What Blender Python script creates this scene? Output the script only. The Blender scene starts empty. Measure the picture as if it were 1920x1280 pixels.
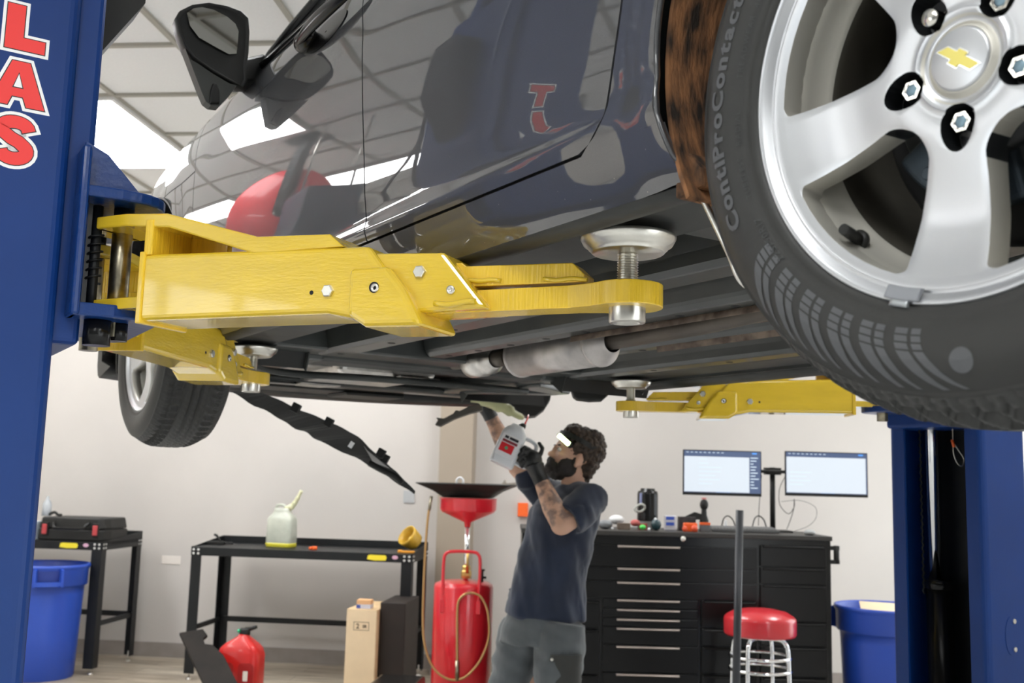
import bpy, bmesh, math, random
from mathutils import Vector, Matrix
V = Vector
R_ = math.radians
SC = bpy.context.scene
COL = SC.collection
random.seed(4)

# ------------------------------------------------------------------ camera
FPX = 1950.0
CAM = V((0, 0, 1.5))
CR = Matrix.Rotation(R_(97.65), 3, 'X') @ Matrix.Rotation(R_(1.57), 3, 'Z')
def ray(x, y): return CR @ V(((x-960)/FPX, -(y-640)/FPX, -1))
def atY(x, y, Y): d = ray(x, y); return CAM + d*(Y/d.y)
def atZ(x, y, Z): d = ray(x, y); return CAM + d*((Z-1.5)/d.z)

# ------------------------------------------------------------------ frames
W = V((.378, .866, 1.893))                       # rear wheel centre of the car
AZ = R_(32.9)
CF = V((-math.sin(AZ), math.cos(AZ), 0))         # car forward
CN = V((-math.cos(AZ), -math.sin(AZ), 0))        # car left
UP = V((0, 0, 1))
def car(s, t, z): return V((W.x, W.y, 0)) + CF*s + CN*t + UP*z
RA = R_(6)
RX = V((math.cos(RA), -math.sin(RA), 0)); RY = V((math.sin(RA), math.cos(RA), 0))
def room(x, y, z): return RX*x + RY*y + UP*z
def frame(o, x, y, z=None):
    x = V(x).normalized(); y = V(y).normalized()
    z = x.cross(y).normalized() if z is None else V(z).normalized()
    m = Matrix((x, y, z)).transposed().to_4x4(); m.translation = V(o); return m
def axframe(o, z):
    z = V(z).normalized(); h = UP if abs(z.z) < .9 else V((1, 0, 0))
    x = h.cross(z).normalized(); return frame(o, x, z.cross(x), z)

# ------------------------------------------------------------------ materials
def nt(name):
    m = bpy.data.materials.new(name); m.use_nodes = True
    t = m.node_tree; return m, t, t.nodes['Principled BSDF']
def mat(name, c, r=.5, me=0., coat=0., nv=0., ns=8., bump=0., bs=60., coatr=.05, tr=0., em=0., emc=None, c2=None, sheen=0, stretch=None, ior=None, spec=None):
    m, t, b = nt(name)
    b.inputs['Base Color'].default_value = (*c, 1); b.inputs['Roughness'].default_value = r
    b.inputs['Metallic'].default_value = me; b.inputs['Coat Weight'].default_value = coat
    b.inputs['Coat Roughness'].default_value = coatr
    if spec is not None: b.inputs['Specular IOR Level'].default_value = spec
    if ior: b.inputs['IOR'].default_value = ior
    if sheen: b.inputs['Sheen Weight'].default_value = sheen
    if tr: b.inputs['Transmission Weight'].default_value = tr
    if em: b.inputs['Emission Color'].default_value = (*(emc or c), 1); b.inputs['Emission Strength'].default_value = em
    if nv or c2 or bump:
        tc = t.nodes.new('ShaderNodeTexCoord'); src = tc.outputs['Object']
        if stretch:
            mp = t.nodes.new('ShaderNodeMapping'); mp.inputs['Scale'].default_value = stretch
            t.links.new(src, mp.inputs['Vector']); src = mp.outputs[0]
    if nv or c2:
        n = t.nodes.new('ShaderNodeTexNoise'); n.inputs['Scale'].default_value = ns; n.inputs['Detail'].default_value = 5
        t.links.new(src, n.inputs['Vector'])
        rp = t.nodes.new('ShaderNodeValToRGB'); rp.color_ramp.elements[0].position = .35; rp.color_ramp.elements[1].position = .65
        a = c; d = c2 or c
        k = nv
        rp.color_ramp.elements[0].color = (*[x*(1-k) for x in a], 1); rp.color_ramp.elements[1].color = (*[min(1, x*(1+k)) for x in d], 1)
        t.links.new(n.outputs['Fac'], rp.inputs['Fac']); t.links.new(rp.outputs['Color'], b.inputs['Base Color'])
    if bump:
        n2 = t.nodes.new('ShaderNodeTexNoise'); n2.inputs['Scale'].default_value = bs; n2.inputs['Detail'].default_value = 3
        t.links.new(src, n2.inputs['Vector'])
        bp = t.nodes.new('ShaderNodeBump'); bp.inputs['Strength'].default_value = bump; bp.inputs['Distance'].default_value = .002
        t.links.new(n2.outputs['Fac'], bp.inputs['Height']); t.links.new(bp.outputs[0], b.inputs['Normal'])
    return m
M = {}
M['blue'] = mat('lift_blue_paint', (.005, .036, .175), .42, coat=0, spec=.25, bump=.10, bs=120, nv=.06, ns=3)
M['blue_r'] = mat('lift_blue_rough_paint', (.005, .036, .17), .30, coat=.15, spec=.3, bump=.5, bs=90)
M['yellow'] = mat('lift_yellow_paint', (.77, .525, .028), .24, coat=.9, bump=.30, bs=45, nv=.05, ns=6, stretch=(1, 1, 5))
M['yellow_cut'] = mat('flame_cut_yellow_paint', (.86, .56, .03), .30, coat=.6, bump=.9, bs=70, stretch=(3, 3, .15), nv=.06)
M['steel'] = mat('bright_steel', (.62, .60, .55), .28, 1., nv=.12, ns=20)
M['steel_d'] = mat('greased_steel', (.38, .34, .25), .32, 1., nv=.4, ns=30)
M['zinc'] = mat('zinc_plate', (.72, .70, .64), .33, 1., nv=.1, ns=25, bump=.1)
M['chrome'] = mat('chrome', (.85, .86, .87), .08, 1.)
M['black'] = mat('black_powder_coat', (.008, .009, .010), .45, nv=.1, spec=.3)
M['black_g'] = mat('gloss_black_paint', (.007, .007, .007), .22, spec=.3)
M['black_p'] = mat('black_plastic', (.012, .012, .011), .5, spec=.35, bump=.15, bs=200)
M['dark_void'] = mat('dark_interior', (.010, .010, .010), .8)
M['paint'] = None
M['white'] = mat('white_plastic', (.78, .79, .80), .4)
M['red'] = mat('red_paint', (.74, .018, .032), .28, coat=.5)
M['red_pl'] = mat('red_plastic', (.55, .012, .010), .33, coat=.2, nv=.08)
M['orange'] = mat('orange_plastic', (.85, .13, .02), .45)
M['bluebin'] = mat('blue_bin_plastic', (.02, .07, .42), .36, bump=.1, bs=80)
M['wallp'] = None

def car_paint():
    m, t, b = nt('dark_grey_metallic_car_paint')
    b.inputs['Base Color'].default_value = (.058, .061, .070, 1); b.inputs['Metallic'].default_value = 0; b.inputs['Specular IOR Level'].default_value = .25
    b.inputs['Roughness'].default_value = .55; b.inputs['Coat Weight'].default_value = 1; b.inputs['Coat Roughness'].default_value = .015
    b.inputs['Coat IOR'].default_value = 1.9
    tc = t.nodes.new('ShaderNodeTexCoord'); n = t.nodes.new('ShaderNodeTexNoise'); n.inputs['Scale'].default_value = 1800
    r = t.nodes.new('ShaderNodeValToRGB'); r.color_ramp.elements[0].color = (.030, .031, .034, 1); r.color_ramp.elements[1].color = (.075, .077, .083, 1)
    t.links.new(tc.outputs['Object'], n.inputs['Vector']); t.links.new(n.outputs['Fac'], r.inputs['Fac'])
    # dust and stone chips towards the sill
    n2 = t.nodes.new('ShaderNodeTexVoronoi'); n2.inputs['Scale'].default_value = 55
    r2 = t.nodes.new('ShaderNodeValToRGB'); r2.color_ramp.elements[0].position = .03; r2.color_ramp.elements[1].position = .045
    r2.color_ramp.elements[0].color = (1, 1, 1, 1); r2.color_ramp.elements[1].color = (0, 0, 0, 1)
    t.links.new(tc.outputs['Object'], n2.inputs['Vector']); t.links.new(n2.outputs['Distance'], r2.inputs['Fac'])
    sx = t.nodes.new('ShaderNodeSeparateXYZ'); t.links.new(tc.outputs['Object'], sx.inputs[0])
    mr = t.nodes.new('ShaderNodeMapRange'); mr.inputs['From Min'].default_value = .50; mr.inputs['From Max'].default_value = .30
    mr.inputs['To Min'].default_value = 0; mr.inputs['To Max'].default_value = .5
    t.links.new(sx.outputs['Z'], mr.inputs['Value'])
    mm = t.nodes.new('ShaderNodeMath'); mm.operation = 'MULTIPLY'; t.links.new(r2.outputs['Color'], mm.inputs[0]); t.links.new(mr.outputs[0], mm.inputs[1])
    mx = t.nodes.new('ShaderNodeMixRGB'); mx.inputs[2].default_value = (.5, .45, .36, 1)
    t.links.new(mm.outputs[0], mx.inputs[0]); t.links.new(r.outputs['Color'], mx.inputs[1]); t.links.new(mx.outputs[0], b.inputs['Base Color'])
    return m
M['paint'] = car_paint()

def wall_paint(name, c, k=.05):
    m, t, b = nt(name); b.inputs['Roughness'].default_value = .55
    tc = t.nodes.new('ShaderNodeTexCoord'); n = t.nodes.new('ShaderNodeTexNoise'); n.inputs['Scale'].default_value = .9; n.inputs['Detail'].default_value = 6
    r = t.nodes.new('ShaderNodeValToRGB'); r.color_ramp.elements[0].position = .35; r.color_ramp.elements[1].position = .65
    r.color_ramp.elements[0].color = (*[x*(1-k) for x in c], 1); r.color_ramp.elements[1].color = (*[min(1, x*(1+k)) for x in c], 1)
    t.links.new(tc.outputs['Object'], n.inputs['Vector']); t.links.new(n.outputs['Fac'], r.inputs['Fac']); t.links.new(r.outputs['Color'], b.inputs['Base Color'])
    n2 = t.nodes.new('ShaderNodeTexNoise'); n2.inputs['Scale'].default_value = 130
    bp = t.nodes.new('ShaderNodeBump'); bp.inputs['Strength'].default_value = .12; bp.inputs['Distance'].default_value = .003
    t.links.new(tc.outputs['Object'], n2.inputs['Vector']); t.links.new(n2.outputs['Fac'], bp.inputs['Height']); t.links.new(bp.outputs[0], b.inputs['Normal'])
    return m
M['wall'] = wall_paint('painted_drywall', (.53, .50, .47))
M['wall_tan'] = wall_paint('tan_pilaster_paint', (.33, .275, .215))
M['wall_side'] = wall_paint('shop_wall_paint', (.72, .68, .62))
M['baseb'] = mat('taupe_vinyl_base', (.27, .24, .22), .5, nv=.08)

def ceiling_mat():
    m, t, b = nt('suspended_ceiling_tiles'); b.inputs['Roughness'].default_value = .8
    tc = t.nodes.new('ShaderNodeTexCoord'); n = t.nodes.new('ShaderNodeTexNoise'); n.inputs['Scale'].default_value = 90; n.inputs['Detail'].default_value = 8
    r = t.nodes.new('ShaderNodeValToRGB'); r.color_ramp.elements[0].color = (.86, .86, .84, 1); r.color_ramp.elements[1].color = (.95, .95, .93, 1)
    t.links.new(tc.outputs['Object'], n.inputs['Vector']); t.links.new(n.outputs['Fac'], r.inputs['Fac']); t.links.new(r.outputs['Color'], b.inputs['Base Color'])
    return m
M['ceil'] = ceiling_mat()
M['grid'] = mat('ceiling_grid_metal', (.42, .40, .34), .5)
M['panel'] = mat('light_diffuser', (1, 1, 1), .5, em=12.5, emc=(.99, 1, 1))

def floor_mat():
    m, t, b = nt('vinyl_plank_floor'); b.inputs['Roughness'].default_value = .38
    tc = t.nodes.new('ShaderNodeTexCoord'); mp = t.nodes.new('ShaderNodeMapping')
    mp.inputs['Rotation'].default_value = (0, 0, R_(0)); t.links.new(tc.outputs['Object'], mp.inputs['Vector'])
    br = t.nodes.new('ShaderNodeTexBrick'); br.inputs['Scale'].default_value = 1; br.inputs['Brick Width'].default_value = 1.2; br.inputs['Row Height'].default_value = .18
    br.inputs['Mortar Size'].default_value = .0025; br.offset = .37
    br.inputs['Color1'].default_value = (.36, .31, .245, 1); br.inputs['Color2'].default_value = (.50, .45, .37, 1); br.inputs['Mortar'].default_value = (.12, .10, .08, 1)
    t.links.new(mp.outputs[0], br.inputs['Vector'])
    m2 = t.nodes.new('ShaderNodeMapping'); m2.inputs['Scale'].default_value = (2.2, 26, 1); t.links.new(tc.outputs['Object'], m2.inputs['Vector'])
    n = t.nodes.new('ShaderNodeTexNoise'); n.inputs['Scale'].default_value = 1.3; n.inputs['Detail'].default_value = 7; t.links.new(m2.outputs[0], n.inputs['Vector'])
    r = t.nodes.new('ShaderNodeValToRGB'); r.color_ramp.elements[0].position = .32; r.color_ramp.elements[1].position = .68
    r.color_ramp.elements[0].color = (.45, .42, .38, 1); r.color_ramp.elements[1].color = (1.15, 1.12, 1.08, 1); t.links.new(n.outputs['Fac'], r.inputs['Fac'])
    mx = t.nodes.new('ShaderNodeMixRGB'); mx.blend_type = 'MULTIPLY'; mx.inputs[0].default_value = 1
    t.links.new(br.outputs['Color'], mx.inputs[1]); t.links.new(r.outputs['Color'], mx.inputs[2]); t.links.new(mx.outputs[0], b.inputs['Base Color'])
    return m
M['floor'] = floor_mat()

# ------------------------------------------------------------------ objects
BASE = {}
def props(o, label=None, cat=None, group=None, kind=None):
    if label: o['label'] = label
    if cat: o['category'] = cat
    if group: o['group'] = group
    if kind: o['kind'] = kind
    return o
def thing(name, label, cat, loc=(0, 0, 0), rz=0, group=None):
    o = bpy.data.objects.new(name, None); COL.objects.link(o); o.empty_display_size = .1
    o.location = V(loc); o.rotation_euler = (0, 0, rz)
    BASE[o.name] = Matrix.Translation(V(loc)) @ Matrix.Rotation(rz, 4, 'Z')
    return props(o, label, cat, group)
class MB:
    def __init__(s): s.v = []; s.f = []; s.sm = []; s.mi = []
    def add(s, vs, fs, smooth=False, mi=0):
        k = len(s.v); s.v += [V(v) for v in vs]
        for f in fs: s.f.append([i+k for i in f]); s.sm.append(smooth); s.mi.append(mi)
        return s
    def box(s, lo, hi, fr=None, mi=0):
        fr = fr or Matrix(); x0, y0, z0 = lo; x1, y1, z1 = hi
        vs = [fr @ V(p) for p in ((x0, y0, z0), (x1, y0, z0), (x1, y1, z0), (x0, y1, z0), (x0, y0, z1), (x1, y0, z1), (x1, y1, z1), (x0, y1, z1))]
        return s.add(vs, [(0, 3, 2, 1), (4, 5, 6, 7), (0, 1, 5, 4), (1, 2, 6, 5), (2, 3, 7, 6), (3, 0, 4, 7)], mi=mi)
    def prism(s, poly, fr, d0, d1, sc=1., mi=0, c=None):
        n = len(poly)
        a = sum((poly[i][0]*poly[(i+1) % n][1]-poly[(i+1) % n][0]*poly[i][1]) for i in range(n))
        if a < 0: poly = poly[::-1]
        if d0 > d1: d0, d1 = d1, d0
        c = c or (sum(p[0] for p in poly)/n, sum(p[1] for p in poly)/n)
        vs = [fr @ V((p[0], p[1], d0)) for p in poly]+[fr @ V((c[0]+(p[0]-c[0])*sc, c[1]+(p[1]-c[1])*sc, d1)) for p in poly]
        fs = [tuple(range(n-1, -1, -1)), tuple(range(n, 2*n))]+[(i, (i+1) % n, n+(i+1) % n, n+i) for i in range(n)]
        return s.add(vs, fs, mi=mi)
    def loft(s, rings, cap=True, smooth=True, closed=True, mi=0):
        n = len(rings[0]); vs = [p for r in rings for p in r]; fs = []
        for j in range(len(rings)-1):
            for i in range(n if closed else n-1):
                i2 = (i+1) % n; fs.append((j*n+i, j*n+i2, (j+1)*n+i2, (j+1)*n+i))
        k = len(s.v); s.add(vs, fs, smooth, mi)
        if cap and closed:
            s.f.append([k+i for i in range(n-1, -1, -1)]); s.sm.append(False); s.mi.append(mi)
            s.f.append([k+(len(rings)-1)*n+i for i in range(n)]); s.sm.append(False); s.mi.append(mi)
        return s
    def lathe(s, prof, fr=None, seg=32, smooth=True, cap=False, mi=0):
        fr = fr or Matrix(); rings = []
        for r, h in prof: rings.append([fr @ V((r*math.cos(2*math.pi*i/seg), r*math.sin(2*math.pi*i/seg), h)) for i in range(seg)])
        return s.loft(rings, cap, smooth, mi=mi)
    def cyl(s, a, b, r, r2=None, seg=20, smooth=True, mi=0):
        a = V(a); b = V(b); fr = axframe(a, b-a); L = (b-a).length
        return s.lathe([(r, 0), (r if r2 is None else r2, L)], fr, seg, smooth, True, mi)
    def tube(s, pts, r, seg=10, closed=False, mi=0, cap=True):
        pts = [V(p) for p in pts]; n = len(pts); rings = []; x = None
        for i, p in enumerate(pts):
            a = pts[i-1] if (i or closed) else p; b = pts[(i+1) % n] if (i < n-1 or closed) else p
            z = (b-a).normalized()
            if x is None: h = UP if abs(z.z) < .9 else V((1, 0, 0)); x = h.cross(z).normalized()
            x = (x-z*x.dot(z)).normalized(); y = z.cross(x); rr = r[i] if isinstance(r, (list, tuple)) else r
            rings.append([p+(x*math.cos(2*math.pi*k/seg)+y*math.sin(2*math.pi*k/seg))*rr for k in range(seg)])
        if closed: rings.append(rings[0]); cap = False
        return s.loft(rings, cap, True, mi=mi)
    def ell(s, c, rx, ry, rz, fr=None, seg=20, mi=0):
        m = Matrix.Translation(V(c)) @ (fr.to_3x3().to_4x4() if fr else Matrix()); n = seg//2; rings = []
        for j in range(1, n):
            a = math.pi*j/n; rings.append([m @ V((rx*math.sin(a)*math.cos(2*math.pi*i/seg), ry*math.sin(a)*math.sin(2*math.pi*i/seg), -rz*math.cos(a))) for i in range(seg)])
        k = len(s.v); s.loft(rings, False, True, mi=mi)
        lo = len(s.v); s.v += [m @ V((0, 0, -rz)), m @ V((0, 0, rz))]
        for i in range(seg):
            i2 = (i+1) % seg; s.f.append([lo, k+i2, k+i]); s.sm.append(True); s.mi.append(mi)
            b = k+(n-2)*seg; s.f.append([lo+1, b+i, b+i2]); s.sm.append(True); s.mi.append(mi)
        return s
    def grid(s, fn, us, vs_, smooth=True, mi=0, skip=None):
        pts = [fn(u, v) for v in vs_ for u in us]; n = len(us); fs = []
        for j in range(len(vs_)-1):
            for i in range(n-1):
                if skip and skip(i, j): continue
                fs.append((j*n+i, j*n+i+1, (j+1)*n+i+1, (j+1)*n+i))
        return s.add(pts, fs, smooth, mi)
    def build(s, name, m, parent=None, label=None, bevel=0, bseg=2, solid=0, soff=0, base=None, weld=False, kind=None):
        root = parent
        while root is not None and root.parent: root = root.parent
        Mx = base if base is not None else (BASE[root.name] if root is not None else Matrix())
        inv = Mx.inverted()
        me = bpy.data.meshes.new(name); me.from_pydata([inv @ v for v in s.v], [], s.f)
        for i, p in enumerate(me.polygons): p.use_smooth = s.sm[i]; p.material_index = s.mi[i]
        for mm in (m if isinstance(m, (list, tuple)) else [m]): me.materials.append(mm)
        bm = bmesh.new(); bm.from_mesh(me)
        if weld: bmesh.ops.remove_doubles(bm, verts=bm.verts, dist=weld if weld is not True else 1e-5)
        if not solid: bmesh.ops.recalc_face_normals(bm, faces=bm.faces)
        bm.to_mesh(me); bm.free()
        me.update()
        o = bpy.data.objects.new(name, me); COL.objects.link(o)
        if parent is not None: o.parent = parent
        elif base is not None: o.matrix_world = Mx; BASE[o.name] = Mx
        else: BASE[o.name] = Matrix()
        if solid:
            md = o.modifiers.new('solid', 'SOLIDIFY'); md.thickness = solid; md.offset = soff
            if solid > .003: es = o.modifiers.new('edges', 'EDGE_SPLIT'); es.split_angle = R_(35)
        if bevel:
            md = o.modifiers.new('bevel', 'BEVEL'); md.width = bevel; md.segments = bseg; md.limit_method = 'ANGLE'; md.angle_limit = R_(40)
            md.harden_normals = False
        if label: o['label'] = label
        if kind: o['kind'] = kind
        return o
    def single(s, name, m, label, cat, loc=None, group=None, **k):
        """a thing that is one mesh: origin at its base centre"""
        lo = loc
        if lo is None:
            xs = [v.x for v in s.v]; ys = [v.y for v in s.v]; zs = [v.z for v in s.v]
            lo = V(((min(xs)+max(xs))/2, (min(ys)+max(ys))/2, min(zs)))
        o = s.build(name, m, None, base=Matrix.Translation(V(lo)), **k)
        return props(o, label, cat, group)
    def struct(s, name, m, **k):
        o = s.build(name, m, None, **k); o['kind'] = 'structure'; return o
def fuse(o, voxel, smooth=2, decimate=0):
    """turn overlapping closed shapes of one object into one continuous skin"""
    md = o.modifiers.new('r', 'REMESH'); md.mode = 'VOXEL'; md.voxel_size = voxel; md.use_smooth_shade = True
    if smooth:
        ms = o.modifiers.new('s', 'SMOOTH'); ms.factor = .5; ms.iterations = smooth
    dg = bpy.context.evaluated_depsgraph_get(); me = bpy.data.meshes.new_from_object(o.evaluated_get(dg))
    o.modifiers.clear(); old = o.data; o.data = me; me.name = old.name
    for p in me.polygons: p.use_smooth = True
    return o
def cook(o):
    dg = bpy.context.evaluated_depsgraph_get(); me = bpy.data.meshes.new_from_object(o.evaluated_get(dg))
    o.modifiers.clear(); o.data = me; return o
def copy_tree(o, parent=None):
    c = o.copy(); COL.objects.link(c)
    if parent: c.parent = parent
    if o.name in BASE: BASE[c.name] = BASE[o.name]
    for ch in list(o.children): copy_tree(ch, c)
    return c
def text_mb(mb, txt, fr, size, spacing=1., offset=0., ext=.0, xs=1., mi=0, align='LEFT'):
    cu = bpy.data.curves.new('t', 'FONT'); cu.body = txt; cu.size = size; cu.space_character = spacing; cu.offset = offset; cu.extrude = ext
    cu.align_x = align; cu.resolution_u = 3
    ob = bpy.data.objects.new('t', cu); COL.objects.link(ob)
    dg = bpy.context.evaluated_depsgraph_get(); me = bpy.data.meshes.new_from_object(ob.evaluated_get(dg))
    mb.add([fr @ V((v.co.x*xs, v.co.y, v.co.z)) for v in me.vertices], [tuple(p.vertices) for p in me.polygons], mi=mi)
    bpy.data.objects.remove(ob); bpy.data.meshes.remove(me); bpy.data.curves.remove(cu)
def arc(cx, cy, r, a0, a1, n, ry=None):
    return [(cx+r*math.cos(R_(a0+(a1-a0)*i/n)), cy+(ry or r)*math.sin(R_(a0+(a1-a0)*i/n))) for i in range(n+1)]
def rrect(w, h, r, n=4):
    p = []
    for cx, cy, a in ((w/2-r, h/2-r, 0), (-w/2+r, h/2-r, 90), (-w/2+r, -h/2+r, 180), (w/2-r, -h/2+r, 270)): p += arc(cx, cy, r, a, a+90, n)
    return p
def sm(x): x = max(0, min(1, x)); return x*x*(3-2*x)
def bolt(mb, c, ax, r=.008, h=.006, seg=6, shank=0):
    fr = axframe(c, ax); mb.lathe([(r, 0), (r, h*.8), (r*.85, h)], fr, seg, False, True)
    if shank: mb.lathe([(shank, h), (shank, h+.004)], fr, 12, True, True)
def curve_pts(pts, n=8):
    """Catmull-Rom through the points"""
    pts = [V(p) for p in pts]; out = []
    P = [pts[0]*2-pts[1]]+pts+[pts[-1]*2-pts[-2]]
    for i in range(1, len(P)-2):
        a, b, c, d = P[i-1:i+3]
        for k in range(n):
            t = k/n; out.append(.5*((2*b)+(c-a)*t+(2*a-5*b+4*c-d)*t*t+(3*b-a-3*c+d)*t**3))
    out.append(pts[-1]); return out

# ------------------------------------------------------------------ camera object
cam = bpy.data.objects.new('camera', bpy.data.cameras.new('camera')); COL.objects.link(cam); SC.camera = cam
cam.data.sensor_width = 36; cam.data.lens = 36*FPX/1920; cam.data.clip_start = .05
mw = CR.to_4x4(); mw.translation = CAM; cam.matrix_world = mw
cam.data.dof.use_dof = True; cam.data.dof.focus_distance = 1.72; cam.data.dof.aperture_fstop = 8.0
SC.view_settings.view_transform = 'Standard'; SC.view_settings.look = 'None'; SC.view_settings.exposure = .60; SC.view_settings.gamma = 1
wd = bpy.data.worlds.new('daylight'); SC.world = wd; wd.use_nodes = True
wd.node_tree.nodes['Background'].inputs[0].default_value = (.92, .97, 1, 1); wd.node_tree.nodes['Background'].inputs[1].default_value = 2.8

# ------------------------------------------------------------------ setting
X0, X1, Y0, Y1, HC = -6.2, 2.85, -4.4, 8.45, 3.4
def slab(name, m, pts, th, nrm):
    mb = MB(); nrm = V(nrm); vs = [V(p) for p in pts]; mb.add(vs+[p+nrm*th for p in vs], [(0, 1, 2, 3), (7, 6, 5, 4), (0, 4, 5, 1), (1, 5, 6, 2), (2, 6, 7, 3), (3, 7, 4, 0)])
    return mb
RM = frame((0, 0, 0), RX, RY, UP)
def rbox(name, m, x0, x1, y0, y1, z0, z1, **k):
    return MB().box((x0, y0, z0), (x1, y1, z1), RM).struct(name, m, base=RM, **k)
rbox('floor', M['floor'], X0, X1+.2, Y0-.2, Y1+.2, -.12, 0)
rbox('bounce_sheet', mat('pale_grey_bounce_sheet', (.62, .62, .61), .35, nv=.06, ns=2), X0, X1, Y0, 5.9, 0, .003)  # added pale floor sheet that bounces light up to the ceiling
rbox('ceiling', M['ceil'], X0-.2, X1+.2, Y0-.2, Y1+.2, HC+.012, HC+.12)
g = MB()
xs = [-2.6+.6*i for i in range(-6, 10)]; ys = [4.88+.6*i for i in range(-15, 6)]
for x in xs:
    if X0 < x < X1: g.box((x-.012, Y0, HC-.002), (x+.012, Y1, HC+.013), RM)
for y in ys:
    if Y0 < y < Y1: g.box((X0, y-.012, HC-.0025), (X1, y+.012, HC+.0125), RM)
g.struct('trim_1', M['grid'], base=RM)
rbox('wall_back', M['wall'], X0-.2, X1+.2, Y1, Y1+.2, 0, HC+.1)
w = MB()            # left wall with a row of big windows behind the photographer's left shoulder
WY0, WY1, WZ0, WZ1 = -4.0, -.7, .35, 2.95
for a, b, c, d in ((Y0-.2, WY0, 0, HC+.1), (WY1, Y1+.2, 0, HC+.1), (WY0, WY1, 0, WZ0), (WY0, WY1, WZ1, HC+.1)): w.box((X0-.2, a, c), (X0, b, d), RM)
w.struct('wall_left', M['wall_side'], base=RM)
w = MB()
for k in range(6): y = WY0+(WY1-WY0)*k/5; w.box((X0-.14, y-.03, WZ0), (X0-.06, y+.03, WZ1), RM)
for z in (WZ0, 2.0, WZ1): w.box((X0-.14, WY0, z-.03), (X0-.06, WY1, z+.03), RM)
w.struct('window_1', mat('dark_window_frame', (.05, .05, .05), .4), base=RM)
w = MB()            # right wall with a tall open bay door
for a, b, c, d in ((Y0-.2, -2.6, 0, HC+.1), (.9, 6.3, 0, HC+.1), (-2.6, .9, 3.0, HC+.1), (6.3, Y1-.30, 2.4, HC+.1), (Y1-.30, Y1+.2, 0, HC+.1)):
    w.box((X1, a, c), (X1+.2, b, d), RM)
w.struct('wall_right', M['wall_side'], base=RM)
rbox('wall_front', wall_paint('grey_front_wall_paint', (.22, .22, .22)), X0-.2, X1+.2, Y0-.2, Y0, 0, HC+.1)
MB().box((-30, -30, -.16), (30, 30, -.121), RM).struct('trim_2', mat('outside_concrete', (.78, .78, .77), .8, nv=.1, ns=1), base=RM)
# pilaster
pc = atY(812, 1100, 8.0); px0 = pc.dot(RX)
pil0 = atY(812, 900, 8.1).dot(RX); pil1 = atY(877, 900, 8.1).dot(RX)
rbox('trim_3', M['wall_tan'], pil0, pil1, Y1-.22, Y1, 0, HC+.1)
b = MB().box((X0, Y1-.012, 0), (pil0, Y1, .115), RM).box((pil1, Y1-.012, 0), (X1, Y1, .115), RM).box((pil0-.012, Y1-.232, 0), (pil1+.012, Y1, .115), RM)
b.struct('baseboard_back', M['baseb'], base=RM)
MB().box((X0, Y0, 0), (X0+.012, Y1, .115), RM).struct('baseboard_left', M['baseb'], base=RM)
# ceiling light panels, 2 x 4 tiles in the grid
M['lframe'] = mat('light_frame', (.75, .75, .73), .4)
lf = MB(); lf.box((-.3, -.6, -.004), (.3, -.575, .02)); lf.box((-.3, .575, -.004), (.3, .6, .02)); lf.box((-.3, -.575, -.004), (-.275, .575, .02)); lf.box((.275, -.575, -.004), (.3, .575, .02))
names = {}
L0 = None; LIGHTS = []
LIGHTS = [(-2.9, 5.48), (-2.9, 3.98), (-4.7, 5.48), (-4.7, 3.68), (-.5, 6.68), (1.9, 6.68), (-.5, 3.08), (1.9, 3.08), (-4.7, .08), (-.5, -.52), (1.9, -.52), (-.5, -2.92), (-4.7, 7.28), (-2.3, 7.28)]
LLAB = ['bright ceiling light panel seen between the blue post and the car door', 'square ceiling light panel hidden behind the blue post, mirrored in the front door', 'ceiling light panel near the left wall, farther one', 'ceiling light panel near the left wall, nearer one',
        'ceiling light panel over the person', 'ceiling light panel over the tool chest', 'ceiling light panel above the car roof', 'ceiling light panel above the right lift post', 'ceiling light panel over the left wall behind the left post', 'added ceiling light panel above the photographer, lighting the near lift arm', 'ceiling light panel above the rear of the car',  # panel above the photographer is added to light the near arm
        'ceiling light panel behind the photographer', 'ceiling light panel above the left workbench', 'ceiling light panel above the workbench with the jug']
for i, (x, y) in enumerate(LIGHTS):
    lab = LLAB[i]
    t = thing('ceiling_light', lab, 'ceiling light', room(x, y, HC-.012), -RA, 'ceiling light panels in the tile grid')
    if i == 1: t.scale = (1, .5, 1)
    if L0 is None:
        L0 = (lf.build('frame', M['lframe'], None), MB().box((-.275, -.575, 0), (.275, .575, .018)).build('diffuser', M['panel'], None))
        for o in L0: o.parent = t
    else:
        for o in L0:
            c = o.copy(); COL.objects.link(c); c.parent = t
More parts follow.
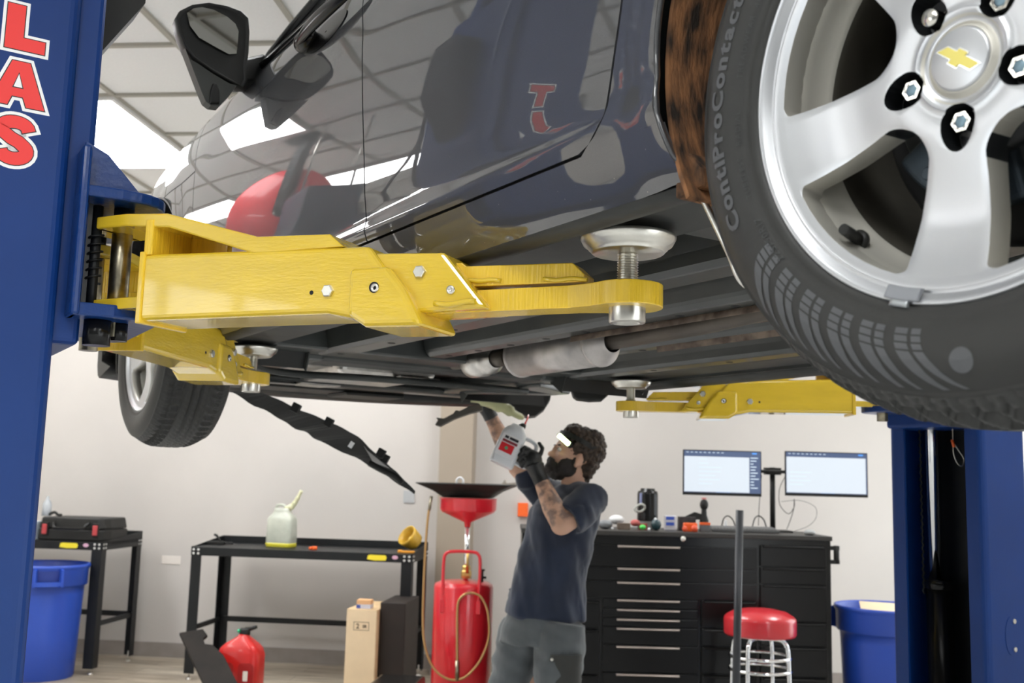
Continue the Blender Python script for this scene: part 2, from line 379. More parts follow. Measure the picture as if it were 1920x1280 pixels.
# ------------------------------------------------------------------ two post lift
def cfr(s=0, t=0, z=0):         # frame in the car's axes: x = forward, y = left, z = up
    return frame(car(s, t, z), CF, CN, UP)
def c_post(s0, s1, tl, dirn, name, label, z1=3.35):
    """C-section post: lips at t = tl, body extends in direction dirn (+1 away to the left, -1 to the right)"""
    t = thing(name, label, 'lift post', car((s0+s1)/2, tl+dirn*.13, 0), AZ+math.pi/2)
    d = .26; th = .010; lw = .062
    def P(a, b): return (a, tl+dirn*b)
    def rc(cx, cy, r, a0, a1): return [(x, y) for x, y in arc(cx, cy, r, a0, a1, 5)]
    outer = [(s0+lw, 0)]+[(s0+.022, 0)]+rc(s0+.022, .022, .022, 270, 180)+rc(s0+.03, d-.03, .03, 180, 90)+rc(s1-.03, d-.03, .03, 90, 0)+rc(s1-.022, .022, .022, 0, -90)+[(s1-lw, 0)]
    inner = [(s1-lw, th)]+rc(s1-.022, .022, .012, -90, 0)+rc(s1-.03, d-.03, .02, 0, 90)+rc(s0+.03, d-.03, .02, 90, 180)+rc(s0+.022, .022, .012, 180, 270)+[(s0+lw, th)]
    poly = [P(*p) for p in outer+inner]
    MB().prism(poly, cfr(), .02, z1).build('post', M['blue'], t)
    MB().box((s0-.10, min(tl-dirn*.05, tl+dirn*.33), 0), (s1+.10, max(tl-dirn*.05, tl+dirn*.33), .02), cfr()).build('base_plate', M['blue_r'], t, bevel=.003)
    MB().box((s0+.02, min(P(0, .19)[1], P(0, .245)[1]), .02), (s1-.02, max(P(0, .19)[1], P(0, .245)[1]), z1-.01), cfr()).build('greasy_shade_panel', M['black'], t)  # black panel stands in for grease and shade inside the post
    return t
LP = c_post(1.43, 1.79, .478, 1, 'lift_post', 'big blue lift post at the left edge with red and white letters')
RP = c_post(1.508, 1.868, -2.37, -1, 'lift_post', 'blue lift post at right with open slot and chrome piston')

# letters on the rear-facing side of the left post: x to the right (towards the car), y up
M['lt_w'] = mat('white_vinyl', (.95, .95, .94), .4); M['lt_k'] = mat('black_vinyl', (.012, .01, .01), .4); M['lt_r'] = mat('red_vinyl', (.88, .028, .025), .4)
LF = frame(car(1.43, 0, 0), -CN, UP, -CF)
def opoly(p, d):
    n = len(p); a = sum((p[i][0]*p[(i+1) % n][1]-p[(i+1) % n][0]*p[i][1]) for i in range(n))
    if a < 0: p = p[::-1]
    out = []
    for i in range(n):
        a_, b_, c_ = V(p[i-1]), V(p[i]), V(p[(i+1) % n]); e1 = (b_-a_).normalized(); e2 = (c_-b_).normalized()
        n1 = V((e1.y, -e1.x)); n2 = V((e2.y, -e2.x)); m_ = (n1+n2)
        if m_.length < 1e-4: m_ = n1
        m_.normalize(); k = d/max(.45, m_.dot(n1)); out.append((b_.x+m_.x*k, b_.y+m_.y*k))
    return out
Lp = [(-.601, 2.312), (-.572, 2.312), (-.572, 2.253), (-.536, 2.253), (-.536, 2.230), (-.601, 2.230)]
Ap = [(-.586, 2.209), (-.557, 2.209), (-.528, 2.128), (-.558, 2.128), (-.564, 2.145), (-.582, 2.145), (-.588, 2.128), (-.617, 2.128)]
Ah = [(-.5735, 2.186), (-.5665, 2.162), (-.5805, 2.162)]
Tp = [(-.571, 2.336), (-.571, 2.395), (-.546, 2.395), (-.546, 2.416), (-.622, 2.416), (-.622, 2.395), (-.596, 2.395), (-.596, 2.336)]
def s_poly(w, e):
    cx, cy = -.5725, 2.068
    cl = [(cx+.023, cy+.0165)]+arc(cx+.001, cy+.0185, .021, 10, 180, 12, .0125)[1:]+[(cx-.017, cy+.010), (cx-.004, cy+.001), (cx+.008, cy-.004)]+arc(cx+.001, cy-.0205, .021, 40, -175, 14, .0145)
    L, Rr = [], []; pts = [V(p) for p in cl]; n = len(pts)
    pts[0] = pts[0]+(pts[0]-pts[1]).normalized()*e; pts[-1] = pts[-1]+(pts[-1]-pts[-2]).normalized()*e
    for i in range(n):
        a = pts[max(0, i-1)]; b = pts[min(n-1, i+1)]; d = (b-a).normalized(); q = V((-d.y, d.x)); L.append(tuple(pts[i]+q*w)); Rr.append(tuple(pts[i]-q*w))
    return L, Rr
def letter(poly, hole=None):
    mb = MB()
    for k, (d, h) in enumerate(((.0068, .0004), (.0016, .0008), (0, .0012))):
        mb.prism(opoly(poly, d), LF, 0, h, mi=k)
    if hole:
        mb.prism(opoly(hole, .0016), LF, 0, .0015, mi=1); mb.prism(hole, LF, 0, .0018, mi=0)
    return mb
MT = [M['lt_w'], M['lt_k'], M['lt_r']]
letter(Lp).build('letter', MT, LP, label='red letter L outlined in white'); letter(Ap, Ah).build('letter', MT, LP, label='red letter A outlined in white'); letter(Tp).build('letter', MT, LP, label='foot of the red letter T cut by the frame')
mb = MB()
for k, (w, e, h) in enumerate(((.0185, .0068, .0004), (.0128, .0016, .0008), (.0112, 0, .0012))):
    L, Rr = s_poly(w, e); n = len(L); vs = [LF @ V((*p, h)) for p in L]+[LF @ V((*p, h)) for p in Rr]
    mb.add(vs, [(i, n+i, n+i+1, i+1) for i in range(n-1)], mi=k)
mb.build('letter', MT, LP, label='red letter S outlined in white')

def carriage(post, s0, s1, tl, dirn, z0, z1, name_lab):
    """sliding carriage with ears for two arm pins; dirn +1: post stands on the left"""
    o = -dirn
    lo, hi = sorted((tl+o*.045, tl+dirn*.16))
    MB().box((s0, lo, z0), (s1, hi, z1), cfr()).build('carriage', M['blue'], post, bevel=.012, bseg=3)
    return
A1 = V((-.732, 1.9, 0)); pA = ((A1-V((W.x, W.y, 0))).dot(CF), (A1-V((W.x, W.y, 0))).dot(CN))
carriage(LP, 1.455, 1.765, .478, 1, 1.72, 2.75, '')
def ears(post, pts, pins, zs, name='arm_bracket'):
    mb = MB()
    for z0, z1 in zs: mb.prism(pts, cfr(), z0, z1)
    e = mb.build(name, M['blue_r'], post, bevel=.004)
    return e
def hull(lst): return lst
tE = .478-.045
ep = [(1.405, tE+.03)]+[(pA[0]-.075, pA[1]+.02)]+arc(pA[0], pA[1], .072, 175, 270, 6)+arc(1.735, .365, .075, 270, 375, 6)+[(1.81, tE+.02)]
e = ears(LP, ep, None, ((1.983, 2.004), (1.768, 1.792)))
mb = MB()
mb.box((1.398, .447, 1.768), (1.46, .462, 2.075), cfr())          # upright cheek plate with rounded top
mb.build('cheek_plate', M['blue_r'], e, bevel=.005)
mb = MB(); mb.box((1.46, tE-.006, 1.79), (1.80, tE+.004, 1.985), cfr()); mb.build('shaded_back_plate', M['black_g'], e)  # black stands in for shade in the recess between the ears
mb = MB(); gf = frame(car(1.60, 0, 0), -CN, UP, -CF)
mb.prism([(-tE-.02, 2.004), (-tE+.085, 2.004), (-tE+.02, 2.072), (-tE-.02, 2.09)], gf, -.008, .008)
mb.build('gusset', M['blue_r'], e); mb = MB()
mb.prism([(-tE-.02, 2.004), (-tE+.085, 2.004), (-tE+.02, 2.072), (-tE-.02, 2.09)], frame(car(1.44, 0, 0), -CN, UP, -CF), -.006, .006)
mb.build('gusset', M['blue_r'], e)
mb = MB()
mb.cyl(car(pA[0], pA[1], 1.742), car(pA[0], pA[1], 2.02), .0185, seg=28)
mb.build('pivot_pin', M['steel_d'], e)
mb = MB(); mb.cyl(car(1.735, .365, 1.742), car(1.735, .365, 2.02), .0185, seg=24); mb.build('pivot_pin', M['steel_d'], e)
# toothed arm restraint rod with its spring beside the pin
mb = MB(); c0 = car(pA[0]-.012, pA[1]+.048, 0); mb.cyl(c0+UP*1.73, c0+UP*1.98, .009)
h = [c0+UP*(1.835+.095*i/64)+V((math.cos(i*.62), math.sin(i*.62), 0))*.0125 for i in range(65)]
mb.tube(h, .0022, 6); mb.build('restraint_spring', M['black'], e)
mb = MB(); c1 = car(pA[0]-.02, pA[1]+.035, 0); mb.cyl(c1+UP*1.722, c1+UP*1.768, .024, seg=24); mb.cyl(car(pA[0]-.005, pA[1]-.005, 1.735), car(pA[0]-.005, pA[1]-.005, 1.768), .016, seg=20)
mb.build('restraint_gear', M['black_g'], e)
# black cover at the top of the carriage
mb = MB(); q = [(-.44, 2.345), (-.425, 2.30), (-.345, 2.43), (-.345, 2.60), (-.44, 2.60)]
mb.prism(q, frame(car(1.60, 0, 0), -CN, UP, -CF), -.05, .05); mb.build('black_cover', M['black_p'], LP)

def lift_arm(O, tip, label, E=0., near=True, facing=None):
    O = V(O); tip = V(tip); u = V((tip.x-O.x, tip.y-O.y, 0)); Lt = u.length; u.normalize()
    E = Lt-.983
    n = V((u.y, -u.x, 0))
    if n.dot(-O) < 0: n = -n
    if facing: n = n*facing
    fr = frame((O.x, O.y, 0), u, UP, n)
    pf = frame((O.x, O.y, 0), u, n, UP)
    t = thing('swing_arm', label, 'lift arm', (O.x, O.y, 1.76), 0, None)  # one of the lift's swing arms
    a = E*.35; b = E*.7
    tb = MB(); tb.prism([(.108, 1.761), (.108, 1.880), (.572+a, 1.864), (.674+a, 1.738), (.60+a, 1.738), (.5+a, 1.758)], fr, -.058, .058)
    outer = tb.build('outer_tube', M['yellow'], t, bevel=.009, bseg=3)
    mb = MB()
    top = [(-.01, 1.957), (.06, 1.958), (.154, 1.951), (.353, 1.895), (.496+a, 1.889), (.525+a, 1.866), (.349, 1.866), (.16, 1.925), (.06, 1.935), (-.01, 1.935)]
    mb.prism(top, fr, -.05, .056)
    mb.prism([(0, -.05)]+arc(0, 0, .05, 270, 90, 10)+[(0, .05)], pf, 1.935, 1.957)
    mb.build('gooseneck_plate', M['yellow'], outer, bevel=.003)
    mb = MB(); mb.box((.104, 1.756, -.061), (.116, 1.884, .061), fr); mb.box((.110, 1.878, -.052), (.128, 1.942, .058), fr); mb.box((.128, 1.87, -.052), (.215, 1.93, -.04), fr)
    mb.build('end_plate', M['yellow_cut'], outer, bevel=.002)
    mb = MB(); mb.prism([(.11, -.055)]+[(0, -.05)]+arc(0, 0, .05, 270, 90, 10)+[(.11, .055)], pf, 1.785, 1.805); mb.build('lower_clevis', M['yellow'], outer, bevel=.002)
    mb = MB(); mb.prism([(.543+a, 1.828), (.543+a, 1.752), (.575+a, 1.733), (.678+a, 1.731), (.647+a, 1.786), (.640+a, 1.795), (.612+a, 1.828)], fr, -.066, .066)
    col = mb.build('reinforcing_collar', M['yellow'], t, bevel=.010, bseg=3)
    mb = MB(); mb.prism([(.56+a, 1.855), (.690+a, 1.848), (.700+b, 1.8485), (.778+b, 1.757), (.64, 1.755)], fr, -.047, .047)
    mid = mb.build('middle_tube', M['yellow'], t, bevel=.006, bseg=2)
    mb = MB()
    mb.tube([fr @ V((x, 1.766-.002*math.sin(x*90), .049)) for x in [.69+b+.01*i for i in range(8)]], .0045, 8)
    mb.build('weld_bead', M['yellow'], mid); mb = MB()
    mb.tube([fr @ V((x, 1.805-.04*(x-.72-E)-.0012*math.sin(x*160), .026)) for x in [.73+E+.01*i for i in range(7)]], .0035, 8)
    mb.build('weld_bead', M['yellow'], mid); mb = MB()
    mb.tube([fr @ V((x, 1.805-.04*(x-.72-E)-.0012*math.sin(x*130), .026)) for x in [.86+E+.01*i for i in range(8)]], .0035, 8)
    mb.build('weld_bead', M['yellow'], mid)
    mb = MB(); mb.prism([(.66+b, 1.836), (.722+E*.9, 1.834), (.73+E, 1.828), (.905+E, 1.823), (.924+E, 1.805), (.924+E, 1.793), (.66+b, 1.797)], fr, -.021, .024)
    bar = mb.build('upper_bar', M['yellow_cut'], t, bevel=.0015)
    mb = MB()
    pl = [(.66+b, -.026), (.90+E, -.026), (.935+E, -.034)]+arc(Lt, 0, .052, 235, 485, 22)+[(.935+E, .034), (.90+E, .026), (.66+b, .026)]
    ring = []
    mb.prism(pl, pf, 1.755, 1.789); eye = mb.build('eye_bar', M['yellow_cut'], t, bevel=.0015)
    c = fr @ V((Lt, 0, 0)); cz = lambda z: frame((c.x, c.y, z), (1, 0, 0), (0, 1, 0), UP)
    mb = MB(); mb.lathe([(0, 1.737), (.018, 1.737), (.019, 1.733), (.0255, 1.733), (.027, 1.735), (.027, 1.757)], cz(0), 32)
    mb.build('lock_nut', M['steel'], t, weld=True)
    th = [(.0165, 1.787), (.019, 1.79), (.018, 1.795)]
    z = 1.795
    while z < 1.838: th += [(.0138, z), (.0158, z+.0015), (.0138, z+.003)]; z += .0038
    mb = MB(); mb.lathe(th, cz(0), 28, False); sc_ = mb.build('pad_screw', M['zinc'], t)
    mb = MB(); mb.lathe([(0, 1.836), (.052, 1.836), (.0545, 1.838), (.055, 1.841), (.0585, 1.842), (.060, 1.845), (.0655, 1.848), (.0705, 1.857), (.071, 1.861), (.068, 1.8625), (.062, 1.856), (.056, 1.851), (0, 1.850)], cz(0), 64)
    mb.build('lift_pad', M['zinc'], t, weld=True)
    mb = MB(); bolt(mb, fr @ V((.502+a, 1.794, .057)), n, .0105, .007); mb.build('hex_bolt', M['zinc'], outer)
    mb = MB(); mb.cyl(fr @ V((.47+a, 1.793, .055)), fr @ V((.47+a, 1.793, .0586)), .0036); mb.build('pin_hole', M['dark_void'], outer)
    mb = MB(); mb.cyl(fr @ V((.592+a, 1.794, .06)), fr @ V((.592+a, 1.794, .0668)), .0088); mb.build('bolt_recess', M['dark_void'], col)
    mb = MB(); mb.lathe([(.0068, 0), (.0068, .0035), (.0035, .0035), (.003, .001), (0, .001)], axframe(fr @ V((.594+a, 1.793, .0655)), n), 16); mb.build('socket_bolt', M['zinc'], col)
    mb = MB(); bolt(mb, fr @ V((.662+a, 1.818, .046)), n, .0105, .007); mb.build('hex_bolt', M['zinc'], mid)
    mb = MB(); mb.lathe([(.0068, -.002), (.0068, .0035), (.0035, .0035), (.003, .001), (0, .001)], axframe(fr @ V((.717+b, 1.787, .0465)), n), 16); mb.build('socket_bolt', M['zinc'], mid)
    return t
lift_arm(A1, (atY(1177, 500, 1.5).x, 1.5, 0), 'large yellow lift arm in the foreground holding the round pad under the near sill')
A2 = car(1.735, .365, 0)
lift_arm(A2, (atY(474, 660, 2.98).x, 2.98, 0), 'yellow lift arm behind and below the foreground arm reaching towards the front wheel')
A3 = car(1.80, -2.25, 0)
lift_arm(A3, (atY(1183, 722, 3.66).x, 3.66, 0), 'distant yellow lift arm swung from the right post seen below the tyre')
# right carriage, piston and cables
carriage(RP, 1.53, 1.845, -2.37, -1, 1.72, 2.6, '')
ep = [(1.52, -2.36), (1.52, -2.28)]+arc(1.60, -2.26, .07, 180, 90, 5)+arc(1.80, -2.25, .07, 90, 0, 5)+[(1.87, -2.30), (1.87, -2.36)]
e = ears(RP, ep, None, ((1.983, 2.004), (1.768, 1.790)))
mb = MB(); mb.cyl(car(1.80, -2.25, 1.74), car(1.80, -2.25, 2.02), .0185); mb.build('pivot_pin', M['steel_d'], e)
mb = MB(); mb.cyl(car(1.765, -2.47, 1.18), car(1.765, -2.47, 2.4), .021, seg=28); mb.build('piston_rod', M['chrome'], RP)
mb = MB(); mb.cyl(car(1.755, -2.48, .02), car(1.755, -2.48, 1.19), .044, seg=32); mb.lathe([(.044, 0), (.047, .002), (.047, .03), (.022, .032)], frame(car(1.755, -2.48, 1.17), CF, CN, UP), 32); mb.build('cylinder_tube', M['black_g'], RP)
mb = MB(); c = car(1.80, -2.455, 0)
mb.tube([c+UP*(1.15+.012*i)+CF*(.003 if i % 2 else -.003) for i in range(80)], .004, 6); mb.build('leaf_chain', M['black'], RP)
a = atY(1785, 800, 3.62); pts = [atY(1785, 770, 3.6), atY(1786, 800, 3.6), atY(1787, 828, 3.6), atY(1788, 850, 3.6), atY(1795, 868, 3.6), atY(1804, 873, 3.6), atY(1807, 860, 3.6), atY(1798, 845, 3.6), atY(1790, 833, 3.6)]
mb = MB(); mb.tube(curve_pts(pts, 6), .0018, 6); cb = mb.build('release_cable', M['steel'], RP)
mb = MB(); mb.cyl(atY(1785, 824, 3.6), atY(1789, 838, 3.6), .005); mb.build('cable_sleeve', M['orange'], cb)
sf = frame(car(1.508, -2.37, 0), -CN, UP, -CF)     # rear-facing side of the right post
mb = MB(); mb.prism([(x+.13, y+1.045) for x, y in arc(0, 0, .035, 0, 360, 23, .062)[:-1]], sf, 0, .0015); pl = mb.build('cover_plate', M['blue'], RP)
for yy in (1.09, 1.0):
    mb = MB(); bolt(mb, sf @ V((.145, yy, .0015)), -CF, .008, .004, 12); mb.build('screw', M['zinc'], pl)
# ------------------------------------------------------------------ the car
CARB = V((W.x, W.y, 1.55))
CAR = thing('car', 'dark grey car raised on the lift, seen from below its left side', 'car', CARB, AZ+math.pi/2)
# side profile: (z, t)
PROF = [(1.868, -.100), (1.852, -.080), (1.845, -.050), (1.850, -.020), (1.868, -.004), (1.890, .006), (1.915, .013), (1.932, .017), (1.945, .0185),
        (1.958, .0135), (1.975, .0125), (2.02, .0145), (2.08, .0150), (2.14, .0140), (2.20, .0115), (2.26, .007), (2.32, .0005), (2.37, -.007), (2.42, -.015), (2.46, -.025), (2.50, -.038), (2.53, -.050), (2.55, -.060), (2.56, -.072)]
PB_ = PROF[:4]; PROF = PROF[3:]
def interp(P, x):
    if x <= P[0][0]: return P[0][1]
    for (a, b), (c, d) in zip(P, P[1:]):
        if x <= c: return b+(d-b)*(x-a)/(c-a)
    return P[-1][1]
def prof(z):
    P = PROF
    if z <= P[0][0]: return P[0][1]
    for i in range(len(P)-1):
        if P[i][0] <= z <= P[i+1][0]:
            k = (z-P[i][0])/(P[i+1][0]-P[i][0]) if P[i+1][0] > P[i][0] else 0
            p0 = P[max(0, i-1)]; p3 = P[min(len(P)-1, i+2)]
            a, b = P[i][1], P[i+1][1]; m0 = (b-p0[1])/(P[i+1][0]-p0[0])*(P[i+1][0]-P[i][0]) if P[i+1][0] != p0[0] else 0
            m1 = (p3[1]-a)/(p3[0]-P[i][0])*(P[i+1][0]-P[i][0]) if p3[0] != P[i][0] else 0
            return (2*k**3-3*k*k+1)*a+(k**3-2*k*k+k)*m0+(-2*k**3+3*k*k)*b+(k**3-k*k)*m1
    return P[-1][1]
def plan(s):                                     # plan curvature of the body
    if s > 2.0: return -.035*(s-2.0)**2-(.10*(s-3.2)**2*4 if s > 3.2 else 0)
    if s < .6: return -.02*(.6-s)**2
    return 0
def flare(s, z):                                 # wheel arch lips stand a little proud
    o = 0
    for c in (0.0, 2.815):
        r = math.hypot(s-c, z-1.985)
        if r < .46: o += .010*sm((.46-r)/.09)
    return o
def body(s, z, side=1): 
    t = prof(z)+plan(s)+flare(s, z)
    if side < 0: t = -1.76-t
    return car(s, t, z)
ZS_ = [1.850, 1.854, 1.860, 1.868, 1.878, 1.890, 1.902, 1.9165]
def span(zs, sa, sb, n, mb, side=1):
    """panel between the two edges sa(z) > sb(z)"""
    rows = [[body(sa(z)+(sb(z)-sa(z))*i/n, z, side) for i in range(n+1)] for z in zs]
    vs = [p for r in rows for p in r]; m = n+1
    mb.add(vs, [(j*m+i, j*m+i+1, (j+1)*m+i+1, (j+1)*m+i) for j in range(len(zs)-1) for i in range(n)], True)
def zr(a, b, n): return [a+(b-a)*i/n for i in range(n+1)]
ARC = 1.985
def arch(c, sgn, r=.372):                        # edge of a wheel arch at height z
    return lambda z: c+sgn*(math.sqrt(max(1e-6, r*r-(z-ARC)**2)) if z < ARC+r else 0)
def smooth_line(P):
    def f(z):
        return (interp(P, z-.02)+2*interp(P, z)+interp(P, z+.02))/4
    return f
RED = [(1.921, .526), (1.928, .502), (1.943, .483), (1.960, .476), (1.977, .471), (2.0, .464), (2.053, .451), (2.099, .442), (2.3, .41), (2.56, .37)]
def rear_edge_door(z): return interp(RED, z)     # back edge of the rear door with its rounded lower corner
g_ = .0022
gapf = smooth_line([(1.913, 1.159), (1.955, 1.174), (2.007, 1.183), (2.079, 1.191), (2.167, 1.210), (2.248, 1.232), (2.362, 1.271), (2.452, 1.316), (2.56, 1.37)])
fz = smooth_line([(1.92, 2.26), (2.101, 2.299), (2.198, 2.335), (2.285, 2.374), (2.358, 2.411), (2.439, 2.464), (2.566, 2.54)])
TOPZ = 2.56
zs_d = [1.9210, 1.9215, 1.924, 1.928, 1.932, 1.936, 1.942, 1.948, 1.955, 1.963, 1.972, 1.982]+zr(2.0, TOPZ, 36)
SOL = .012
def side_panels(side):
    mb = MB(); span(zs_d, lambda z: gapf(z)-g_, lambda z: rear_edge_door(z)+g_, 40, mb, side)
    rd = mb.build('rear_door', M['paint'], CAR, solid=SOL, soff=-side*1.0)
    mb = MB(); span(zs_d, lambda z: fz(z)-g_, lambda z: gapf(z)+g_, 44, mb, side)
    fd = mb.build('front_door', M['paint'], CAR, solid=SOL, soff=-side*1.0)
    mb = MB(); z_ = ZS_; span(z_, lambda z: arch(2.815, -1)(z), lambda z: arch(0, 1)(z), 70, mb, side)
    sl = mb.build('sill', M['paint'], CAR, solid=SOL, soff=-side*1.0)
    # rear quarter: strip between arch and door, then above and behind the arch
    mb = MB(); zq = [1.9165, 1.925, 1.935, 1.95, 1.97, 1.99]+zr(2.01, ARC+.368, 14); span(zq, lambda z: rear_edge_door(z)-g_, lambda z: arch(0, 1)(z), 8, mb, side)
    span(zr(ARC+.3725, TOPZ, 10), lambda z: rear_edge_door(z)-g_, lambda z: -1.0, 40, mb, side)
    span([1.87, 1.90, 1.93, 1.96]+zr(1.98, ARC+.368, 14), lambda z: arch(0, -1)(z), lambda z: -1.0, 14, mb, side)
    # arch lip turned inwards
    q = mb.build('rear_quarter_panel', M['paint'], CAR, solid=.004, soff=-side*1.0)
    mb = MB(); zq = [1.9165, 1.95, 1.98]+zr(2.0, ARC+.368, 16); span(zq, lambda z: arch(2.815, -1)(z), lambda z: fz(z)+g_, 6, mb, side)
    span(zr(ARC+.3725, TOPZ-.02, 10), lambda z: 3.55, lambda z: fz(z)+g_, 36, mb, side)
    span([1.87, 1.90, 1.95]+zr(1.98, ARC+.368, 14), lambda z: 3.62, lambda z: arch(2.815, 1)(z), 14, mb, side)
    ff = mb.build('front_fender', M['paint'], CAR, solid=.004, soff=-side*1.0)
    for c in (0, 2.815):
        mb = MB(); rr = []
        for k in range(61):
            a = R_(-24+228*k/60); p = lambda r, dt: car(c+r*math.cos(a), (prof(ARC+.372*math.sin(a))+plan(c+.372*math.cos(a))+.010+dt) if side > 0 else -1.76-(prof(ARC+.372*math.sin(a))+plan(c+.372*math.cos(a))+.010+dt), ARC+r*math.sin(a))
            rr.append([p(.3725, -.004), p(.3720, -.0005), p(.3700, -.0005), p(.3690, -.003), p(.3688, -.007), p(.3705, -.007)])
        mb.loft(rr, True, True); mb.build('wheel_arch_lip', M['paint'], CAR)
    return rd, fd, sl, q, ff
M['liner'] = mat('rusty_brown_wheel_liner', (.035, .022, .014), .95, nv=.5, ns=34, c2=(.19, .085, .034), bump=1.0, bs=140, stretch=(1, 1.6, .55))
M['under'] = mat('underbody_coating', (.026, .028, .026), .6, nv=.35, ns=7, bump=.3, bs=40)
M['rail'] = mat('grey_frame_rail', (.034, .038, .036), .38, nv=.25, ns=6, coat=.2, bump=.1)
M['rust'] = mat('rusty_underbody_metal', (.10, .055, .035), .7, nv=.5, ns=20, c2=(.16, .12, .09))
M['alum'] = mat('heat_shield_aluminium', (.55, .53, .50), .30, 1., nv=.2, ns=25, bump=.3)
M['muff'] = mat('stainless_muffler', (.52, .49, .47), .42, .9, nv=.15, ns=15)
P_ = side_panels(1)
P2_ = side_panels(-1)
# shut-line seals (dark rubber behind the gaps)
mb = MB()
for side in (1, -1):
    for fn in (gapf, rear_edge_door, fz):
        vs = []
        for z in zs_d:
            for ds in (-.02, .02):
                t = prof(z)+plan(fn(z))+flare(fn(z), z)-.013; vs.append(car(fn(z)+ds, t if side > 0 else -1.76-t, z))
        mb.add(vs, [(2*i, 2*i+1, 2*i+3, 2*i+2) for i in range(len(zs_d)-1)], True)
    rows = []
    for s in zr(.5, 2.3, 30):
        for z in (1.908, 1.935):
            t = prof(z)-.0145+plan(s); rows.append(car(s, t if side > 0 else -1.76-t, z))
    mb.add(rows, [(2*i, 2*i+1, 2*i+3, 2*i+2) for i in range(30)], True)
mb.build('door_seal', M['dark_void'], CAR)
# greenhouse: belt mouldings, side glass, roof
M['glass_d'] = mat('dark_window_glass', (.02, .022, .022), .04, 0, coat=.3)
for side in (1, -1):
    sd = (lambda t: t) if side > 0 else (lambda t: -1.76-t)
    ss = zr(-.3, 2.16, 50)
    mb = MB(); mb.loft([[car(s, sd(plan(s)+t), z) for t, z in ((-.058, 2.556), (-.054, 2.566), (-.062, 2.574), (-.092, 2.576), (-.096, 2.55))] for s in ss]); mb.build('belt_moulding', M['black_g'], CAR)
    rows = [[car(s, sd(plan(s)-.088-.0035*j-.19*(j/8)**1.4), 2.56+.37*j/8) for s in zr(-.3+.35*j/8, 2.14-.75*j/8, 30)] for j in range(9)]
    vs = [p for r in rows for p in r]; mb = MB(); mb.add(vs, [(j*31+i, j*31+i+1, (j+1)*31+i+1, (j+1)*31+i) for j in range(8) for i in range(30)], True)
    mb.build('side_window', M['glass_d'], CAR, solid=.005)
    for s0, s1, tp in ((2.15, 1.40, 1.0), (1.27, 1.22, 1.0)):
        pts = [(s0+(s1-s0)*k, k) for k in zr(0, 1, 8)]
        mb = MB(); mb.tube([car(s, sd(plan(s)-.084-.0035*8*k-.19*k**1.4), 2.56+.37*k) for s, k in pts], .018, 8); mb.build('window_pillar', M['black_g'], CAR)
mb = MB()
rows = []
for j in range(13):
    t = -.28-1.20*j/12; zz = 2.93+.05*math.sin(math.pi*j/12)
    rows.append([car(s, t, zz-.10*abs((s-.55)/1.0)**3*.3) for s in zr(-.15, 1.42, 20)])
vs = [p for r in rows for p in r]; mb.add(vs, [(j*21+i, j*21+i+1, (j+1)*21+i+1, (j+1)*21+i) for j in range(12) for i in range(20)], True)
mb.build('roof', M['paint'], CAR, solid=.02)
mb = MB(); rows = []
for j in range(15):
    f = j/14; t = -.075-1.61*f
    cr = .075*math.sin(math.pi*f)**.6
    rows.append([car(s, t+plan(s)*(1-2*f), 2.545-.03*(s-2.2)-(.20*((s-3.1)/.62)**2 if s > 3.1 else 0)+cr) for s in zr(2.1, 3.72, 20)])
vs = [p for r in rows for p in r]; mb.add(vs, [(j*21+i, j*21+i+1, (j+1)*21+i+1, (j+1)*21+i) for j in range(14) for i in range(20)], True)
mb.build('bonnet', M['paint'], CAR, solid=.015)
mb = MB(); rows = []
for j in range(11):
    f = j/10; t = -.10-1.56*f; b = .05*math.sin(math.pi*f)
    rows.append([car(2.14+b-.74*k, t-(.18*k if f < .5 else -.18*k)*abs(1-2*f), 2.575+.36*k+.02*math.sin(math.pi*k)) for k in zr(0, 1, 10)])
vs = [p for r in rows for p in r]; mb.add(vs, [(j*11+i, j*11+i+1, (j+1)*11+i+1, (j+1)*11+i) for j in range(10) for i in range(10)], True)
mb.build('windscreen', M['glass_d'], CAR, solid=.006)
# door handle: recess cup, paddle, grip
def hp(s, z, o): return car(s, prof(z)+plan(s)+o, z)
mb = MB(); rg = []
for k in range(19):
    f = k/18; s = 1.335+.285*f; r = .0185*math.sin(math.pi*min(1, max(0.0, .07+.86*f)))**.5
    c = hp(s, 2.470-.012*f, .034-.010*abs(2*f-1)**2); rg.append([c+UP*math.cos(2*math.pi*i/14)*r+CN*math.sin(2*math.pi*i/14)*r*.6 for i in range(14)])
mb.loft(rg); hd = mb.build('door_handle', M['black_g'], CAR)
mb = MB(); mb.ell(hp(1.60, 2.462, .010), .045, .026, .024, cfr()); mb.build('handle_base', M['black_g'], hd)
mb = MB(); mb.grid(lambda u, v: hp(1.50+.105*math.cos(u)*v, 2.450+.036*math.sin(u)*v, .0020-.0*(1-v)), [2*math.pi*i/32 for i in range(33)], [.05, .3, .5, .7, .85, 1]); mb.build('handle_recess', M['black_g'], hd)
